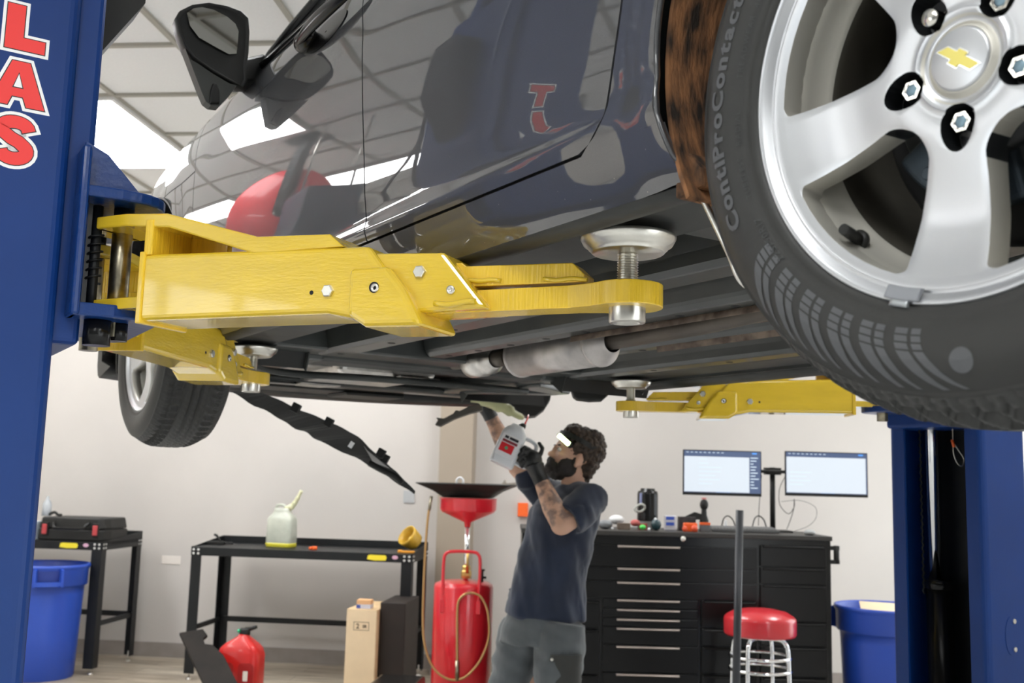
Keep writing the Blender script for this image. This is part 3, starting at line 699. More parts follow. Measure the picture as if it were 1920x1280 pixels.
# ---- underside
mb = MB()
mb.box((-1.0, -1.62, 1.935), (3.35, -.14, 1.960), cfr())
mb.build('floor_pan', M['under'], CAR)
def cbar(name, m, s0, s1, t0, t1, z0, z1, parent=CAR, bevel=.008, **k):
    return MB().box((s0, t0, z0), (s1, t1, z1), cfr()).build(name, m, parent, bevel=bevel, **k)
cbar('inner_sill', M['under'], .33, 2.45, -.26, -.095, 1.874, 1.95); cbar('inner_sill', M['under'], .33, 2.45, -1.665, -1.50, 1.874, 1.95)
for sd_ in (1, -1):
    mb = MB(); mb.grid(lambda s, k: car(s, (PB_[int(k)][1] if sd_ > 0 else -1.76-PB_[int(k)][1])+plan(s)*sd_, PB_[int(k)][0]), zr(.36, 2.44, 40), [0, 1, 2, 3]); mb.build('sill_underside', M['under'], CAR, solid=.003)
MB().box((.37, -.112, 1.8645), (2.42, -.104, 1.90), cfr()).build('jacking_flange', M['rail'], CAR)
MB().box((.37, -1.656, 1.8645), (2.42, -1.648, 1.90), cfr()).build('jacking_flange', M['rail'], CAR)
def rail(t0, t1, s0, s1, z0, holes, ex=True):
    sgn = 1
    mb = MB(); rg = []
    for s in zr(s0, s1, 12):
        k = 0
        rg.append([car(s, t0-.012, 1.945), car(s, t0, 1.90), car(s, t0+.004, z0+.012), car(s, t0+.016, z0), car(s, t1-.016, z0), car(s, t1-.004, z0+.012), car(s, t1, 1.90), car(s, t1+.012, 1.945)])
    mb.loft(rg, True, False)
    r = mb.build('frame_rail', M['rail'], CAR, bevel=.003)
    mb = MB()
    for i in range(holes): mb.lathe([(.011, 0), (.011, -.0012), (0, -.0012)], frame(car(s0+.12+(s1-s0-.2)*i/max(1, holes-1), (t0+t1)/2, z0+.0005), CF, CN, UP), 14)
    if holes: mb.build('rail_hole', M['dark_void'], r)
    return r
rail(-.52, -.42, .55, 2.45, 1.866, 6); rail(-.83, -.745, .75, 2.35, 1.880, 9); rail(-1.16, -1.085, .75, 2.35, 1.880, 9); rail(-1.46, -1.36, .55, 2.45, 1.866, 6)
cbar('crossmember', M['rail'], 2.36, 2.50, -1.62, -.16, 1.872, 1.94); cbar('crossmember', M['rail'], .52, .66, -1.62, -.16, 1.885, 1.94)
cbar('seat_crossmember', M['under'], 1.30, 1.40, -1.56, -.2, 1.905, 1.94)
# gusset bracket off the near rail
mb = MB(); mb.prism([(1.28, -.43), (1.44, -.43), (1.40, -.33), (1.34, -.21), (1.28, -.21), (1.30, -.33)], cfr(), 1.868, 1.895); mb.build('rail_bracket', M['rail'], CAR, bevel=.005)
# exhaust
ex = MB(); ex.tube(curve_pts([car(2.65, -.93, 1.90), car(2.4, -.95, 1.89), car(2.2, -.96, 1.885)], 5), .028, 14); ex.tube([car(1.72, -.955, 1.885), car(1.3, -.95, 1.89), car(.9, -.90, 1.90), car(.3, -.75, 1.91)], .026, 14)
EX = ex.build('exhaust_pipe', mat('dull_exhaust_pipe', (.10, .085, .07), .5, .6, nv=.2), CAR)
mb = MB(); mb.cyl(car(2.12, -.955, 1.880), car(1.72, -.955, 1.882), .063, seg=32); mb.lathe([(.030, -.05), (.064, -.003), (.066, 0), (.066, .008), (.063, .010)], axframe(car(2.12, -.955, 1.880), -CF), 32); mb.lathe([(.063, -.010), (.066, -.008), (.066, 0), (.063, .003), (.03, .05)], axframe(car(1.72, -.955, 1.882), -CF), 32)
mb.build('resonator', M['muff'], EX)
mb = MB(); mb.lathe([(.03, 0), (.050, .03), (.052, .035), (.052, .11), (.046, .115), (.048, .15), (.03, .18)], axframe(car(2.44, -.955, 1.885), -CF), 28); mb.build('catalytic_converter', M['alum'], EX)
mb = MB(); mb.grid(lambda u, v: car(v, -.955+.15*math.cos(u), 1.865+.075*math.sin(u)), [math.pi*i/14 for i in range(15)], [.75, 1.2, 1.66]); mb.build('heat_shield', M['rust'], CAR, solid=.002)
# wheel liners
def liner(c, side):
    sd = (lambda t: t) if side > 0 else (lambda t: -1.76-t)
    mb = MB(); mb.grid(lambda a, t: car(c+(.3695-.005*(t/-.5))*math.cos(a), sd(t), ARC+(.3695-.005*(t/-.5))*math.sin(a)), [R_(-26+232*i/50) for i in range(51)], [.004, -.02, -.06, -.14, -.25, -.40])
    rg = []
    o = mb.build('wheel_liner', M['liner'] if c < 1 else M['black_p'], CAR, solid=.006)
    mb = MB(); vs = [car(c, sd(-.42), ARC+.05)]+[car(c+.39*math.cos(R_(-26+232*i/30)), sd(-.40), ARC+.39*math.sin(R_(-26+232*i/30))) for i in range(31)]
    mb.add(vs, [(0, i, i+1) for i in range(1, 31)]); mb.build('inner_wheelhouse', M['under'], CAR, solid=.004)
for c in (0, 2.815):
    for sd_ in (1, -1): liner(c, sd_)
# dirty ledge and mud flap ahead of the rear wheel
mb = MB(); mb.prism([(.325, 1.838), (.372, 1.832), (.372, 1.86), (.35, 1.885), (.328, 1.86)], frame(car(0, -.012, 0), CF, UP, -CN), 0, .26); mb.build('liner_ledge', M['liner'], CAR, bevel=.004)
mb = MB(); mb.tube(curve_pts([car(.352, -.035, 1.838), car(.342, -.05, 1.80), car(.33, -.06, 1.765), car(.322, -.07, 1.735), car(.318, -.10, 1.728), car(.32, -.16, 1.75)], 5), .0042, 8); mb.build('clip_wire', M['zinc'], CAR)
# rear suspension pieces
mb = MB(); mb.cyl(car(-.02, -.28, 1.90), car(.45, -.5, 1.885), .035, .028); mb.tube([car(0, -.2, 1.86), car(0, -.6, 1.84), car(.02, -.9, 1.86)], .028, 12)
mb.build('suspension_arm', M['rust'], CAR)
cbar('rear_subframe', M['under'], -.2, .25, -1.3, -.5, 1.84, 1.94)
# engine bay underside: cradle, sump, gearbox, drive shafts
cbar('engine_cradle', M['under'], 2.50, 2.66, -1.50, -.28, 1.858, 1.915, bevel=.03); cbar('engine_cradle', M['rail'], 3.28, 3.38, -1.50, -.28, 1.850, 1.905, bevel=.015)
cbar('engine_cradle', M['rail'], 2.5, 3.38, -.48, -.38, 1.856, 1.91, bevel=.015); cbar('engine_cradle', M['rail'], 2.5, 3.38, -1.40, -1.30, 1.856, 1.91, bevel=.015)
mb = MB(); mb.box((2.72, -1.0, 1.845), (3.12, -.62, 2.05), cfr()); mb.build('oil_pan', M['alum'], CAR, bevel=.03, bseg=3)
mb = MB(); mb.ell(car(2.92, -.55, 1.97), .17, .14, .11, cfr()); mb.box((2.78, -.62, 1.87), (3.05, -.5, 2.0), cfr()); mb.build('gearbox', M['alum'], CAR)
mb = MB(); mb.cyl(car(2.83, -.15, 1.93), car(2.86, -.55, 1.95), .016); mb.cyl(car(2.83, -1.61, 1.93), car(2.86, -1.2, 1.95), .016); mb.lathe([(.016, 0), (.04, .03), (.028, .045), (.042, .06), (.03, .075), (.045, .10)], axframe(car(2.86, -.50, 1.947), CN*-1), 20); mb.build('drive_shaft', M['black_p'], CAR)
for sd_ in (0, 1):
    q = (lambda t: t) if not sd_ else (lambda t: -1.76-t)
    mb = MB(); mb.prism([(2.60, q(-.40)), (2.74, q(-.42)), (2.83, q(-.20)), (3.0, q(-.40)), (3.12, q(-.42)), (2.90, q(-.14)), (2.78, q(-.13))], cfr(), 1.845, 1.875); mb.build('control_arm', M['rust'] if not sd_ else M['rail'], CAR, bevel=.008)
mb = MB()
mb.tube(curve_pts([car(2.62, -.25, 1.855), car(2.75, -.42, 1.835), car(2.66, -.7, 1.83), car(2.64, -1.1, 1.83), car(2.75, -1.4, 1.84)], 5), .012, 8); mb.tube(curve_pts([car(3.2, -.35, 1.86), car(3.15, -.8, 1.855), car(3.22, -1.3, 1.86)], 5), .010, 8)
mb.build('sway_bar', M['under'], CAR)
for k, (a, b, c_) in enumerate(((3.05, -.32, 1.86), (2.68, -.9, 1.85), (3.2, -.75, 1.858))):
    mb = MB(); mb.prism([(a, b-.09), (a+.11, b-.05), (a+.10, b+.06), (a-.02, b+.08)], cfr(), c_-.015, c_); mb.build('bracket_plate', M['alum'], CAR, bevel=.004)
# front bumper with lower lip
mb = MB(); rg = []
for k in range(25):
    f = k/24; t = -.02-1.72*f; b = 3.83-.26*abs(2*f-1)**2.6
    z0 = 1.838+(.0 if not .42 < f < 1 else -.004)
    rg.append([car(b-.20, t, z0+.03), car(b-.03, t, z0), car(b, t, z0+.012), car(b+.02, t, z0+.05), car(b+.03, t, z0+.16), car(b+.02, t, 2.12), car(b-.05, t, 2.24), car(b-.07, t, 2.24), car(b-.02, t, 2.10), car(b-.05, t, z0+.06)])
mb.loft(rg, True, True); mb.build('front_bumper', M['black_p'], CAR)
cbar('radiator_support', M['black_p'], 3.42, 3.62, -1.2, -.2, 1.845, 1.90)
mb = MB(); mb.box((3.40, -1.22, 1.832), (3.60, -.95, 1.85), cfr()); mb.build('air_dam', M['black_p'], CAR, bevel=.01)
# side mirror (glass faces rearwards)
def mirror():
    s0 = 1.985; mf = frame(car(s0, 0, 0), -CN, UP, -CF)          # x to the right, y up, z rearwards
    inv = mf.inverted(); nn = CF
    def uv(x, y):
        d = ray(x, y); k = (car(s0, 0, 0)-CAM).dot(nn)/d.dot(nn); q = inv @ (CAM+d*k); return (q.x, q.y)
    hp_ = [uv(*p) for p in ((330, 34), (338, 20), (360, 9), (392, 5), (425, 11), (452, 21), (466, 34), (468, 60), (466, 100), (462, 128), (464, 155), (456, 166), (430, 152), (396, 132), (362, 108), (346, 86), (335, 60))]
    cx = sum(p[0] for p in hp_)/len(hp_); cy = sum(p[1] for p in hp_)/len(hp_)
    def ringp(sc, z, dx=0, dy=0): return [mf @ V((cx+(p[0]-cx)*sc+dx, cy+(p[1]-cy)*sc+dy, z)) for p in hp_]
    mb = MB(); mb.loft([ringp(.90, -.004), ringp(.97, .004), ringp(1.0, 0), ringp(1.01, -.012), ringp(.98, -.04), ringp(.90, -.07, .004), ringp(.70, -.10, .01), ringp(.4, -.118, .02)], True, True)
    h = mb.build('mirror_housing', M['black_p'], CAR)
    gl = [uv(*p) for p in ((349, 26), (362, 17), (378, 15), (400, 20), (425, 33), (440, 46), (446, 60), (444, 88), (442, 102), (428, 103), (400, 88), (372, 72), (355, 50))]
    mb = MB(); mb.prism(gl, mf, .003, .006); mb.build('mirror_glass', mat('mirror_glass', (.30, .29, .27), .03, 1.), h)
    mb = MB(); p1 = [uv(*p) for p in ((346, 88), (354, 108), (372, 118), (398, 136), (432, 156), (446, 160), (430, 182), (412, 200), (396, 198), (386, 190), (378, 172), (362, 130))]
    mb.prism(p1, mf, -.034, -.002, .97); lo = mb.build('mirror_lower_cover', mat('dark_grey_textured_plastic', (.045, .047, .042), .5), h, bevel=.006)
    p2 = [uv(*p) for p in ((392, 196), (394, 170), (399, 155), (406, 155), (412, 170), (412, 196))]
    mb = MB(); mb.prism(p2, mf, -.004, .004, .9); mb.build('lower_cover_rib', M['black_p'], h, bevel=.003)
    a = mf @ V((*uv(460, 130), -.045)); b_ = car(2.10, -.075, 2.555)
    mb = MB(); mb.loft([[a+UP*y+CF*x for x, y in ((-.035, -.03), (.05, -.03), (.05, .035), (-.035, .035))], [b_+UP*y+CF*x for x, y in ((-.05, -.03), (.07, -.03), (.07, .05), (-.05, .05))]], True, False)
    mb.build('mirror_foot', M['black_p'], h, bevel=.008)
    return h
mirror()
# ------------------------------------------------------------------ wheels
M['rub'] = mat('tyre_rubber', (.023, .023, .021), .55, nv=.15, ns=5, bump=.12, bs=120)
M['rub_l'] = mat('raised_grey_rubber_print', (.080, .083, .088), .5)
M['rub_m'] = mat('faint_rubber_print', (.040, .041, .041), .5)
def brushed(name, c, r, an):
    m = mat(name, c, r, .85, nv=.03, ns=3); b = m.node_tree.nodes['Principled BSDF']; b.inputs['Anisotropic'].default_value = an; return m
M['mach'] = brushed('machined_alloy_face', (.58, .59, .61), .35, .4)
M['silv'] = mat('painted_silver_alloy', (.60, .58, .52), .42, .55, nv=.04, ns=5)
M['nut'] = mat('chrome_lug_nut', (.72, .70, .64), .15, 1.)
M['stud'] = mat('blue_grey_nut_tip', (.20, .30, .36), .4, .4)
M['hubsteel'] = mat('dark_blue_grey_brake_steel', (.045, .06, .075), .45, .6, nv=.3, ns=20)
M['gold'] = mat('gold_emblem', (.72, .62, .16), .35, .35)
M['disc'] = mat('brake_disc_grey', (.10, .105, .105), .45, .8)
TP = [(.216, -.018), (.223, -.006), (.230, .001), (.236, .0065), (.2375, .0055), (.245, .0095), (.255, .0130), (.268, .0155), (.280, .0155), (.290, .0130), (.300, .0085), (.3065, .0035),
      (.3095, .0018), (.3115, .0022), (.3130, -.0012), (.3160, -.0065), (.3200, -.0130), (.3245, -.0200), (.3285, -.0270), (.3320, -.0340), (.3345, -.0400), (.3365, -.0460), (.3380, -.0520)]
def tyre_side(r):
    for i in range(len(TP)-1):
        if TP[i][0] <= r <= TP[i+1][0]:
            k = (r-TP[i][0])/(TP[i+1][0]-TP[i][0]); return TP[i][1]+(TP[i+1][1]-TP[i][1])*k
    return 0
def make_wheel(C, N, U, front=False, N_ANG=720, detail=True, mir=False):
    N = N.normalized(); U = (U-N*U.dot(N)).normalized(); Xr = U.cross(N); KS = .968
    F = frame(C, Xr, U, N) @ Matrix.Scale(KS, 4)
    def P(r, th, z): a = R_(th); return F @ V((-r*math.cos(a), r*math.sin(a), z))     # th from forward, positive up
    # tyre
    prof_ = list(TP); TC = -.100
    crown = []; t = -.0545
    while t > -.1455: crown.append((.3386+.0014*(1-((t-TC)/.05)**2), t)); t -= .0035
    prof_ += crown; prof_ += [(r, 2*TC-t) for r, t in TP[::-1]]
    grooves = [-.062, -.087, -.113, -.138]
    mb = MB(); rows = []
    for (r, t) in prof_:
        row = []
        for i in range(N_ANG):
            th = 360*i/N_ANG; d = 0
            for g in grooves:
                if abs(t-g) < .0042: d = .0075
            e = min(-t, .2+t)                       # distance in from the shoulder
            if .0005 < e < .058 and d == 0:
                sh = (e/.05)**1.6*3.0 if e > .016 else -(.016-e)*420
                ph = (th+sh) % 5.0
                if ph < 1.4 and e > .012: d = .0085*sm((e-.008)/.012)
                elif ph < 1.0: d = .003
                ph2 = (th+sh*.7+2.5) % 5.0
                if ph2 < 1.8 and e > .024: d = .008
            if .062 < -t < .138 and d == 0 and (th+t*160) % 3.6 < .6: d = .003
            row.append(P(r-d*(1 if r > .325 else .7), th, t-(d*.6 if (r < .33 and t > -.1) else 0)+(d*.6 if (r < .33 and t < -.1) else 0)))
        rows.append(row)
    mb.loft(rows, False, True); ty = mb.build('tyre', M['rub'], CAR)
    def decal(cells, name, m, h=.0006, par=None):
        """cells: quads in (theta, r)"""
        d = MB()
        for q in cells:
            n = 4; vs = []
            (a0, r0), (a1, r1), (a2, r2), (a3, r3) = q
            for j in range(n+1):
                for i in range(2):
                    k = j/n; A = (a0+(a3-a0)*k, r0+(r3-r0)*k); B = (a1+(a2-a1)*k, r1+(r2-r1)*k); X = A if i == 0 else B
                    vs.append(P(X[1], X[0], tyre_side(X[1])+h))
            d.add(vs, [(2*j, 2*j+1, 2*j+3, 2*j+2) for j in range(n)], True)
        return d.build(name, m, par or ty)
    if detail:
        d = MB()
        def arctext(txt, th0, pitch, rb, size, xs, off, dd):
            th = th0
            for ch in txt:
                cu = bpy.data.curves.new('t', 'FONT'); cu.body = ch; cu.size = size; cu.offset = off; cu.resolution_u = 3
                ob = bpy.data.objects.new('t', cu); COL.objects.link(ob)
                me = bpy.data.meshes.new_from_object(ob.evaluated_get(bpy.context.evaluated_depsgraph_get()))
                if len(me.vertices):
                    x0 = min(v.co.x for v in me.vertices); x1 = max(v.co.x for v in me.vertices); wd_ = (x1-x0)*xs
                    bm = bmesh.new(); bm.from_mesh(me); bmesh.ops.triangulate(bm, faces=bm.faces); bmesh.ops.subdivide_edges(bm, edges=[e for e in bm.edges if e.calc_length() > size*.25], cuts=1); bmesh.ops.triangulate(bm, faces=bm.faces); bm.to_mesh(me); bm.free()
                    vs = [P(rb+v.co.y, th+math.degrees((v.co.x-x0)*xs/rb), tyre_side(rb+v.co.y)+.0009) for v in me.vertices]
                    dd.add(vs, [tuple(p.vertices) for p in me.polygons])
                    th += math.degrees(wd_/rb)+pitch
                else: th += pitch*3
                bpy.data.objects.remove(ob); bpy.data.meshes.remove(me); bpy.data.curves.remove(cu)
        arctext('ContiProContact', -25.0, .55, .2690, .0250, 1.25, .0010, d)
        d.build('raised_lettering', M['rub_l'], ty, label='raised grey lettering ContiProContact')
        for a_ in (('225/50R17', -40, .5, .2465, .010, 1.2, .0001), ('TUBELESS  RADIAL', -20, .5, .2465, .0085, 1.1, .0), ('TREADWEAR 400', 12, .5, .247, .0085, 1.1, 0)):
            d = MB(); arctext(*a_, d); d.build('small_lettering', M['rub_m'], ty)
        cells = []
        for k in range(6):                           # swept chequered bands
            b0 = -33.5-8.7*k
            for w_, o in ((3.0, 0), (2.2, 3.9)):
                for j in range(8):
                    f0 = j/8; f1 = (j+1)/8
                    ra = .3055-.056*f0; rb = .3055-.056*f1
                    s0 = b0-o-10*(1-f0)**2.2; s1 = b0-o-10*(1-f1)**2.2
                    wa = w_*(.25+.75*min(1, f0*2.0+.25)); wb = w_*(.25+.75*min(1, f1*2.0+.25))
                    if f0 >= .5: rb = .3055-.056*(f1-.028)
                    cells.append(((s0, ra), (s0-wa, ra), (s1-wb, rb), (s1, rb)))
        decal(cells, 'chequered_band', M['rub_l'], .0005)
        dd = MB(); c0 = (-92.0, .281)
        vs = []
        for rr in (0, .011, .0115, .0135):
            for i in range(28):
                a = 2*math.pi*i/28; rad = c0[1]+rr*math.sin(a); th = c0[0]+math.degrees(rr*math.cos(a)/c0[1]); vs.append(P(rad, th, tyre_side(rad)+.0007))
        dd.add(vs, [(j*28+i, j*28+(i+1) % 28, (j+1)*28+(i+1) % 28, (j+1)*28+i) for j in range(2) for i in range(28)]); dd.build('round_sidewall_mark', M['rub_l'], ty)
    # rim face
    HP = [(.0, -.023), (.034, -.023), (.036, -.0255), (.040, -.0245), (.042, -.021), (.047, -.020), (.050, -.0225), (.056, -.0215), (.070, -.0205), (.090, -.0220), (.120, -.0250), (.150, -.0245), (.180, -.0185), (.203, -.0115), (.2135, -.0075)]
    def hz_(r):
        for i in range(len(HP)-1):
            if HP[i][0] <= r <= HP[i+1][0]: return HP[i][1]+(HP[i+1][1]-HP[i][1])*(r-HP[i][0])/(HP[i+1][0]-HP[i][0])
        return HP[-1][1]
    r0, r2 = .076, .2035
    def sw(r): return .0265+(r-.076)*.118
    def half(r):
        if r <= r0+1e-6: return 35.95
        bf = 36-math.degrees(math.asin(min(1, sw(r)/r)))
        k = min(1, (r-r0)/.020); k2 = min(1, max(0, (r2+.0015-r))/.008)
        b_ = bf*math.sqrt(max(0, 1-(1-k)**2))*math.sqrt(max(.0, 1-.35*(1-k2)**2))
        return 36-b_
    rws = [.034, .036, .040, .042, .047, .050, .056, .062, .069, .0758, .0762, .077, .0785, .081, .084, .088, .093, .099, .107, .116, .126, .137, .148, .159, .169, .178, .186, .192, .1965, .1995, .2018, .2030, .2035, .2036, .2085, .2135]
    NS, NW = 8, 8; mb = MB(); vs = []; ncol = 5*(NS+NW)
    for r in rws:
        rr = min(max(r, r0+.0000), r2); a = half(rr if r >= r0 else r0)
        for k in range(5):
            th0 = -12+72*k
            for i in range(NS):
                th = th0-a+2*a*i/NS; cr = 1-abs(2*i/NS-1)**4
                vs.append(P(r, th, hz_(r)+(0 if r < .08 else .0)*cr))
            for i in range(NW): vs.append(P(r, th0+a+(72-2*a)*i/NW, hz_(r)))
    fs = []
    for j in range(len(rws)-1):
        for c in range(ncol):
            isw = (c % (NS+NW)) >= NS
            if isw and rws[j] >= r0-1e-5+.0001 and rws[j+1] <= r2+1e-6: continue
            fs.append((j*ncol+c, j*ncol+(c+1) % ncol, (j+1)*ncol+(c+1) % ncol, (j+1)*ncol+c))
    mb.add(vs, fs, True)
    rim = mb.build('alloy_rim', [M['mach'], M['silv']], CAR)
    bm = bmesh.new(); bm.from_mesh(rim.data)        # give the face its thickness backwards and paint the sides
    res = bmesh.ops.extrude_face_region(bm, geom=bm.faces[:]); nv = [v for v in res['geom'] if isinstance(v, bmesh.types.BMVert)]
    Ml = BASE[CAR.name].inverted(); Nl = (Ml.to_3x3() @ N).normalized(); Cl = Ml @ V(C)
    for v in nv:
        q = v.co-Cl; hgt = q.dot(Nl); rad = (q-Nl*hgt).length
        v.co += Nl*(-.030-.012*sm((.12-rad)/.08) if True else 0)
    bmesh.ops.recalc_face_normals(bm, faces=bm.faces)
    for f in bm.faces:
        if f.normal.dot(Nl) < .75: f.material_index = 1; f.smooth = True
    bm.to_mesh(rim.data); bm.free()
    lug_th = [-12+72*k for k in range(5)]
    if detail:
        cut = MB()
        for th in lug_th:
            a = R_(th); cx, cy = -math.cos(a)*.0575, math.sin(a)*.0575; ox, oy = -math.cos(a), math.sin(a); tx, ty_ = -oy, ox
            ring = []
            for i in range(28):
                b = 2*math.pi*i/28; u_ = .0165*math.cos(b)+(.012 if math.cos(b) > 0 else 0)*math.cos(b); v_ = .0175*math.sin(b); ring.append((cx+ox*u_+tx*v_, cy+oy*u_+ty_*v_))
            cut.prism(ring, F, -.0505, .02)
        co = cut.build('cut', M['dark_void'], CAR)
        md = rim.modifiers.new('b', 'BOOLEAN'); md.operation = 'DIFFERENCE'; md.object = co; md.solver = 'EXACT'
        bpy.context.view_layer.update(); cook(rim); me_ = co.data; bpy.data.objects.remove(co); bpy.data.meshes.remove(me_)
        bm = bmesh.new(); bm.from_mesh(rim.data); md_ = F
        for f in bm.faces:                          # pocket walls are dark painted
            q = f.calc_center_median()-Cl; hgt = q.dot(Nl); rad = (q-Nl*hgt).length
            if abs(f.normal.dot(Nl)) < .3 and .036 < rad < .095 and hgt < -.0225:
                e = min(abs(((math.degrees(math.atan2((q).dot(Ml.to_3x3() @ U), -(q).dot(Ml.to_3x3() @ Xr)))-th+180) % 360)-180) for th in lug_th)
                if e < 24: f.material_index = 2
        bm.to_mesh(rim.data); bm.free()
        while len(rim.data.materials) < 3: rim.data.materials.append(M['black'])
        mb_ = rim.modifiers.new('bevel', 'BEVEL'); mb_.width = .0022; mb_.segments = 2; mb_.limit_method = 'ANGLE'; mb_.angle_limit = R_(50)
    mb = MB(); Z = F
    mb.lathe([(.2135, -.0375), (.2135, -.0075), (.2150, -.0068), (.2165, -.0085), (.2180, -.0070), (.2225, -.0010), (.2265, .0022), (.2285, .0018), (.2295, -.0015), (.2285, -.008), (.222, -.016), (.2135, -.030)], Z, 180)
    mb.build('rim_flange', M['mach'], rim, weld=True)
    mb = MB(); mb.lathe([(.2135, -.020), (.2055, -.030), (.2010, -.048), (.1950, -.064), (.1925, -.067), (.1900, -.072)], Z, 120); mb.build('rim_barrel', M['silv'], rim)
    mb = MB(); mb.lathe([(.1900, -.072), (.186, -.078), (.184, -.185), (.214, -.20), (.222, -.21)], Z, 96); mb.build('inner_barrel', mat('dark_inner_barrel', (.05, .045, .035), .6, .4, nv=.2) if detail else M['black'], rim)  # deep part of the barrel in a dark mottled brown
    cap = MB(); cap.lathe([(0, -.0185), (.0275, -.0185), (.0292, -.0192), (.0300, -.0215), (.0300, -.030)], Z, 64); cp = cap.build('centre_cap', M['mach'], rim)
    rg = MB(); rg.lathe([(.0300, -.021), (.0306, -.0208), (.0312, -.0212), (.0345, -.0245)], Z, 64); rg.build('cap_ring', M['silv'], cp)
    if detail:
        ax = R_(-40)
        ef = F @ Matrix.Rotation(ax, 4, 'Z'); ef2 = ef
        bow = [(-.0185, -.0028), (-.0130, .0036), (-.0040, .0036), (-.0028, .0066), (.0055, .0066), (.0046, .0036), (.0188, .0036), (.0140, -.0034), (.0036, -.0034), (.0025, -.0066), (-.0058, -.0066), (-.0048, -.0034)]
        bow[0] = (-.0190, -.0034); bow = [(x*1.22, y*1.2) for x, y in bow]
        e1 = MB(); e1.prism(opoly(bow, .0009), ef2, -.019, -.0175); em = e1.build('emblem', M['chrome'], cp)
        e1 = MB(); e1.prism(bow, ef2, -.0175, -.0168); e1.build('emblem_fill', M['gold'], cp)
        hubp = MB(); hubp.lathe([(.086, -.066), (.086, -.0505), (0, -.0505)], Z, 48); hubp.build('lug_seat_plate', M['black'], rim)
    for i, th in enumerate(lug_th):
        a = R_(th); c_ = F @ V((-math.cos(a)*.0575, math.sin(a)*.0575, -.052)); fr = axframe(c_, N)
        nb = MB()
        if detail and i == 1:
            nb.lathe([(.0115, 0), (.0115, .012), (.009, .014)], fr, 6, False, True); nb.lathe([(.0085, .012), (.0085, .030), (.0078, .032), (0, .0325)], fr, 24); nb.build('locking_nut', M['nut'], rim)
        else:
            nb.lathe([(.0112, 0), (.0112, .022), (.0096, .0255), (.0066, .0255)], fr, 6, False); nb.lathe([(.0072, .026), (.0066, .0235), (0, .0235)], fr, 20); nn = nb.build('lug_nut', M['nut'], rim)
            if detail:
                nb = MB(); nb.lathe([(.0074, .0262), (.0057, .0245)], fr, 20); nb.build('nut_recess', M['dark_void'], nn); nb = MB(); nb.lathe([(.0056, .022), (.0056, .0248), (.0048, .0255), (0, .0257)], fr, 20); nb.build('stud_tip', M['stud'], rim)
    # brake parts seen through the windows
    mb = MB(); mb.lathe([(.0, -.088), (.070, -.088), (.074, -.092), (.118, -.092), (.120, -.094), (.120, -.108), (0, -.108)], Z, 72); mb.build('brake_disc', M['disc'], CAR)
    mb = MB(); mb.lathe([(0, -.120), (.150, -.120), (.158, -.128), (.16, -.14)], Z, 64); mb.build('backing_plate', M['dark_void'], CAR)
    if detail:
        mb = MB(); g_f = F @ Matrix.Translation((.0, 0, 0))
        ring = [(-.128*math.cos(R_(t)), .128*math.sin(R_(t))) for t in range(-100, -24, 6)]+[(-.055*math.cos(R_(t)), .055*math.sin(R_(t))) for t in range(-24, -101, -8)]
        mb.prism(ring, F, -.098, -.078); cal = mb.build('brake_caliper', M['hubsteel'], CAR, bevel=.006, bseg=3)
        for th, rr in ((-47, .112), (-56, .118)):
            mb = MB(); bolt(mb, P(rr, th, -.078), N, .0068, .005, 12); mb.build('caliper_bolt', M['hubsteel'], cal)
        # valve stem and its hole
        vf = P(.199, -45.5, -.048); mb = MB(); mb.cyl(vf, vf+(N*.8-(vf-F.translation).normalized()*.25).normalized()*.034, .0062, .0055); mb.lathe([(0.0001, -.002), (.010, -.002), (.011, .002), (.0065, .004)], axframe(vf, N), 20, True)
        mb.build('valve_stem', M['black_p'], rim)
        # clip-on balance weight
        mb = MB(); rg = []
        for i in range(13):
            th = -80.5+9.5*i/12; rg.append([P(.2135, th, -.004), P(.2135, th, .0035), P(.2190, th, .0055), P(.2262, th, .0065), P(.2266, th, .0030)])
        mb.loft(rg, True, True); wt = mb.build('balance_weight', mat('grey_balance_weight', (.27, .28, .30), .5, .3), rim, bevel=.001)
        mb = MB(); rg = []
        for i in range(7):
            th = -78+4.8*i/6; rg.append([P(.2262, th, .0065), P(.2262, th, .0045), P(.2325, th, .0025), P(.2325, th, .0075)])
        mb.loft(rg, True, True); mb.build('weight_clip', mat('weight_clip_steel', (.42, .44, .45), .4, .6), rim)
    return ty, rim
CB = R_(1.8)
make_wheel(car(.006, 0, 1.8825), (CN*math.cos(CB)-UP*math.sin(CB)*1), UP*math.cos(CB)+CN*math.sin(CB))
FT = R_(2)
make_wheel(car(2.815, -.0, 1.905), CN, UP, True, 360, False)
make_wheel(car(0, -1.76, 1.893), -CN, UP, False, 180, False)
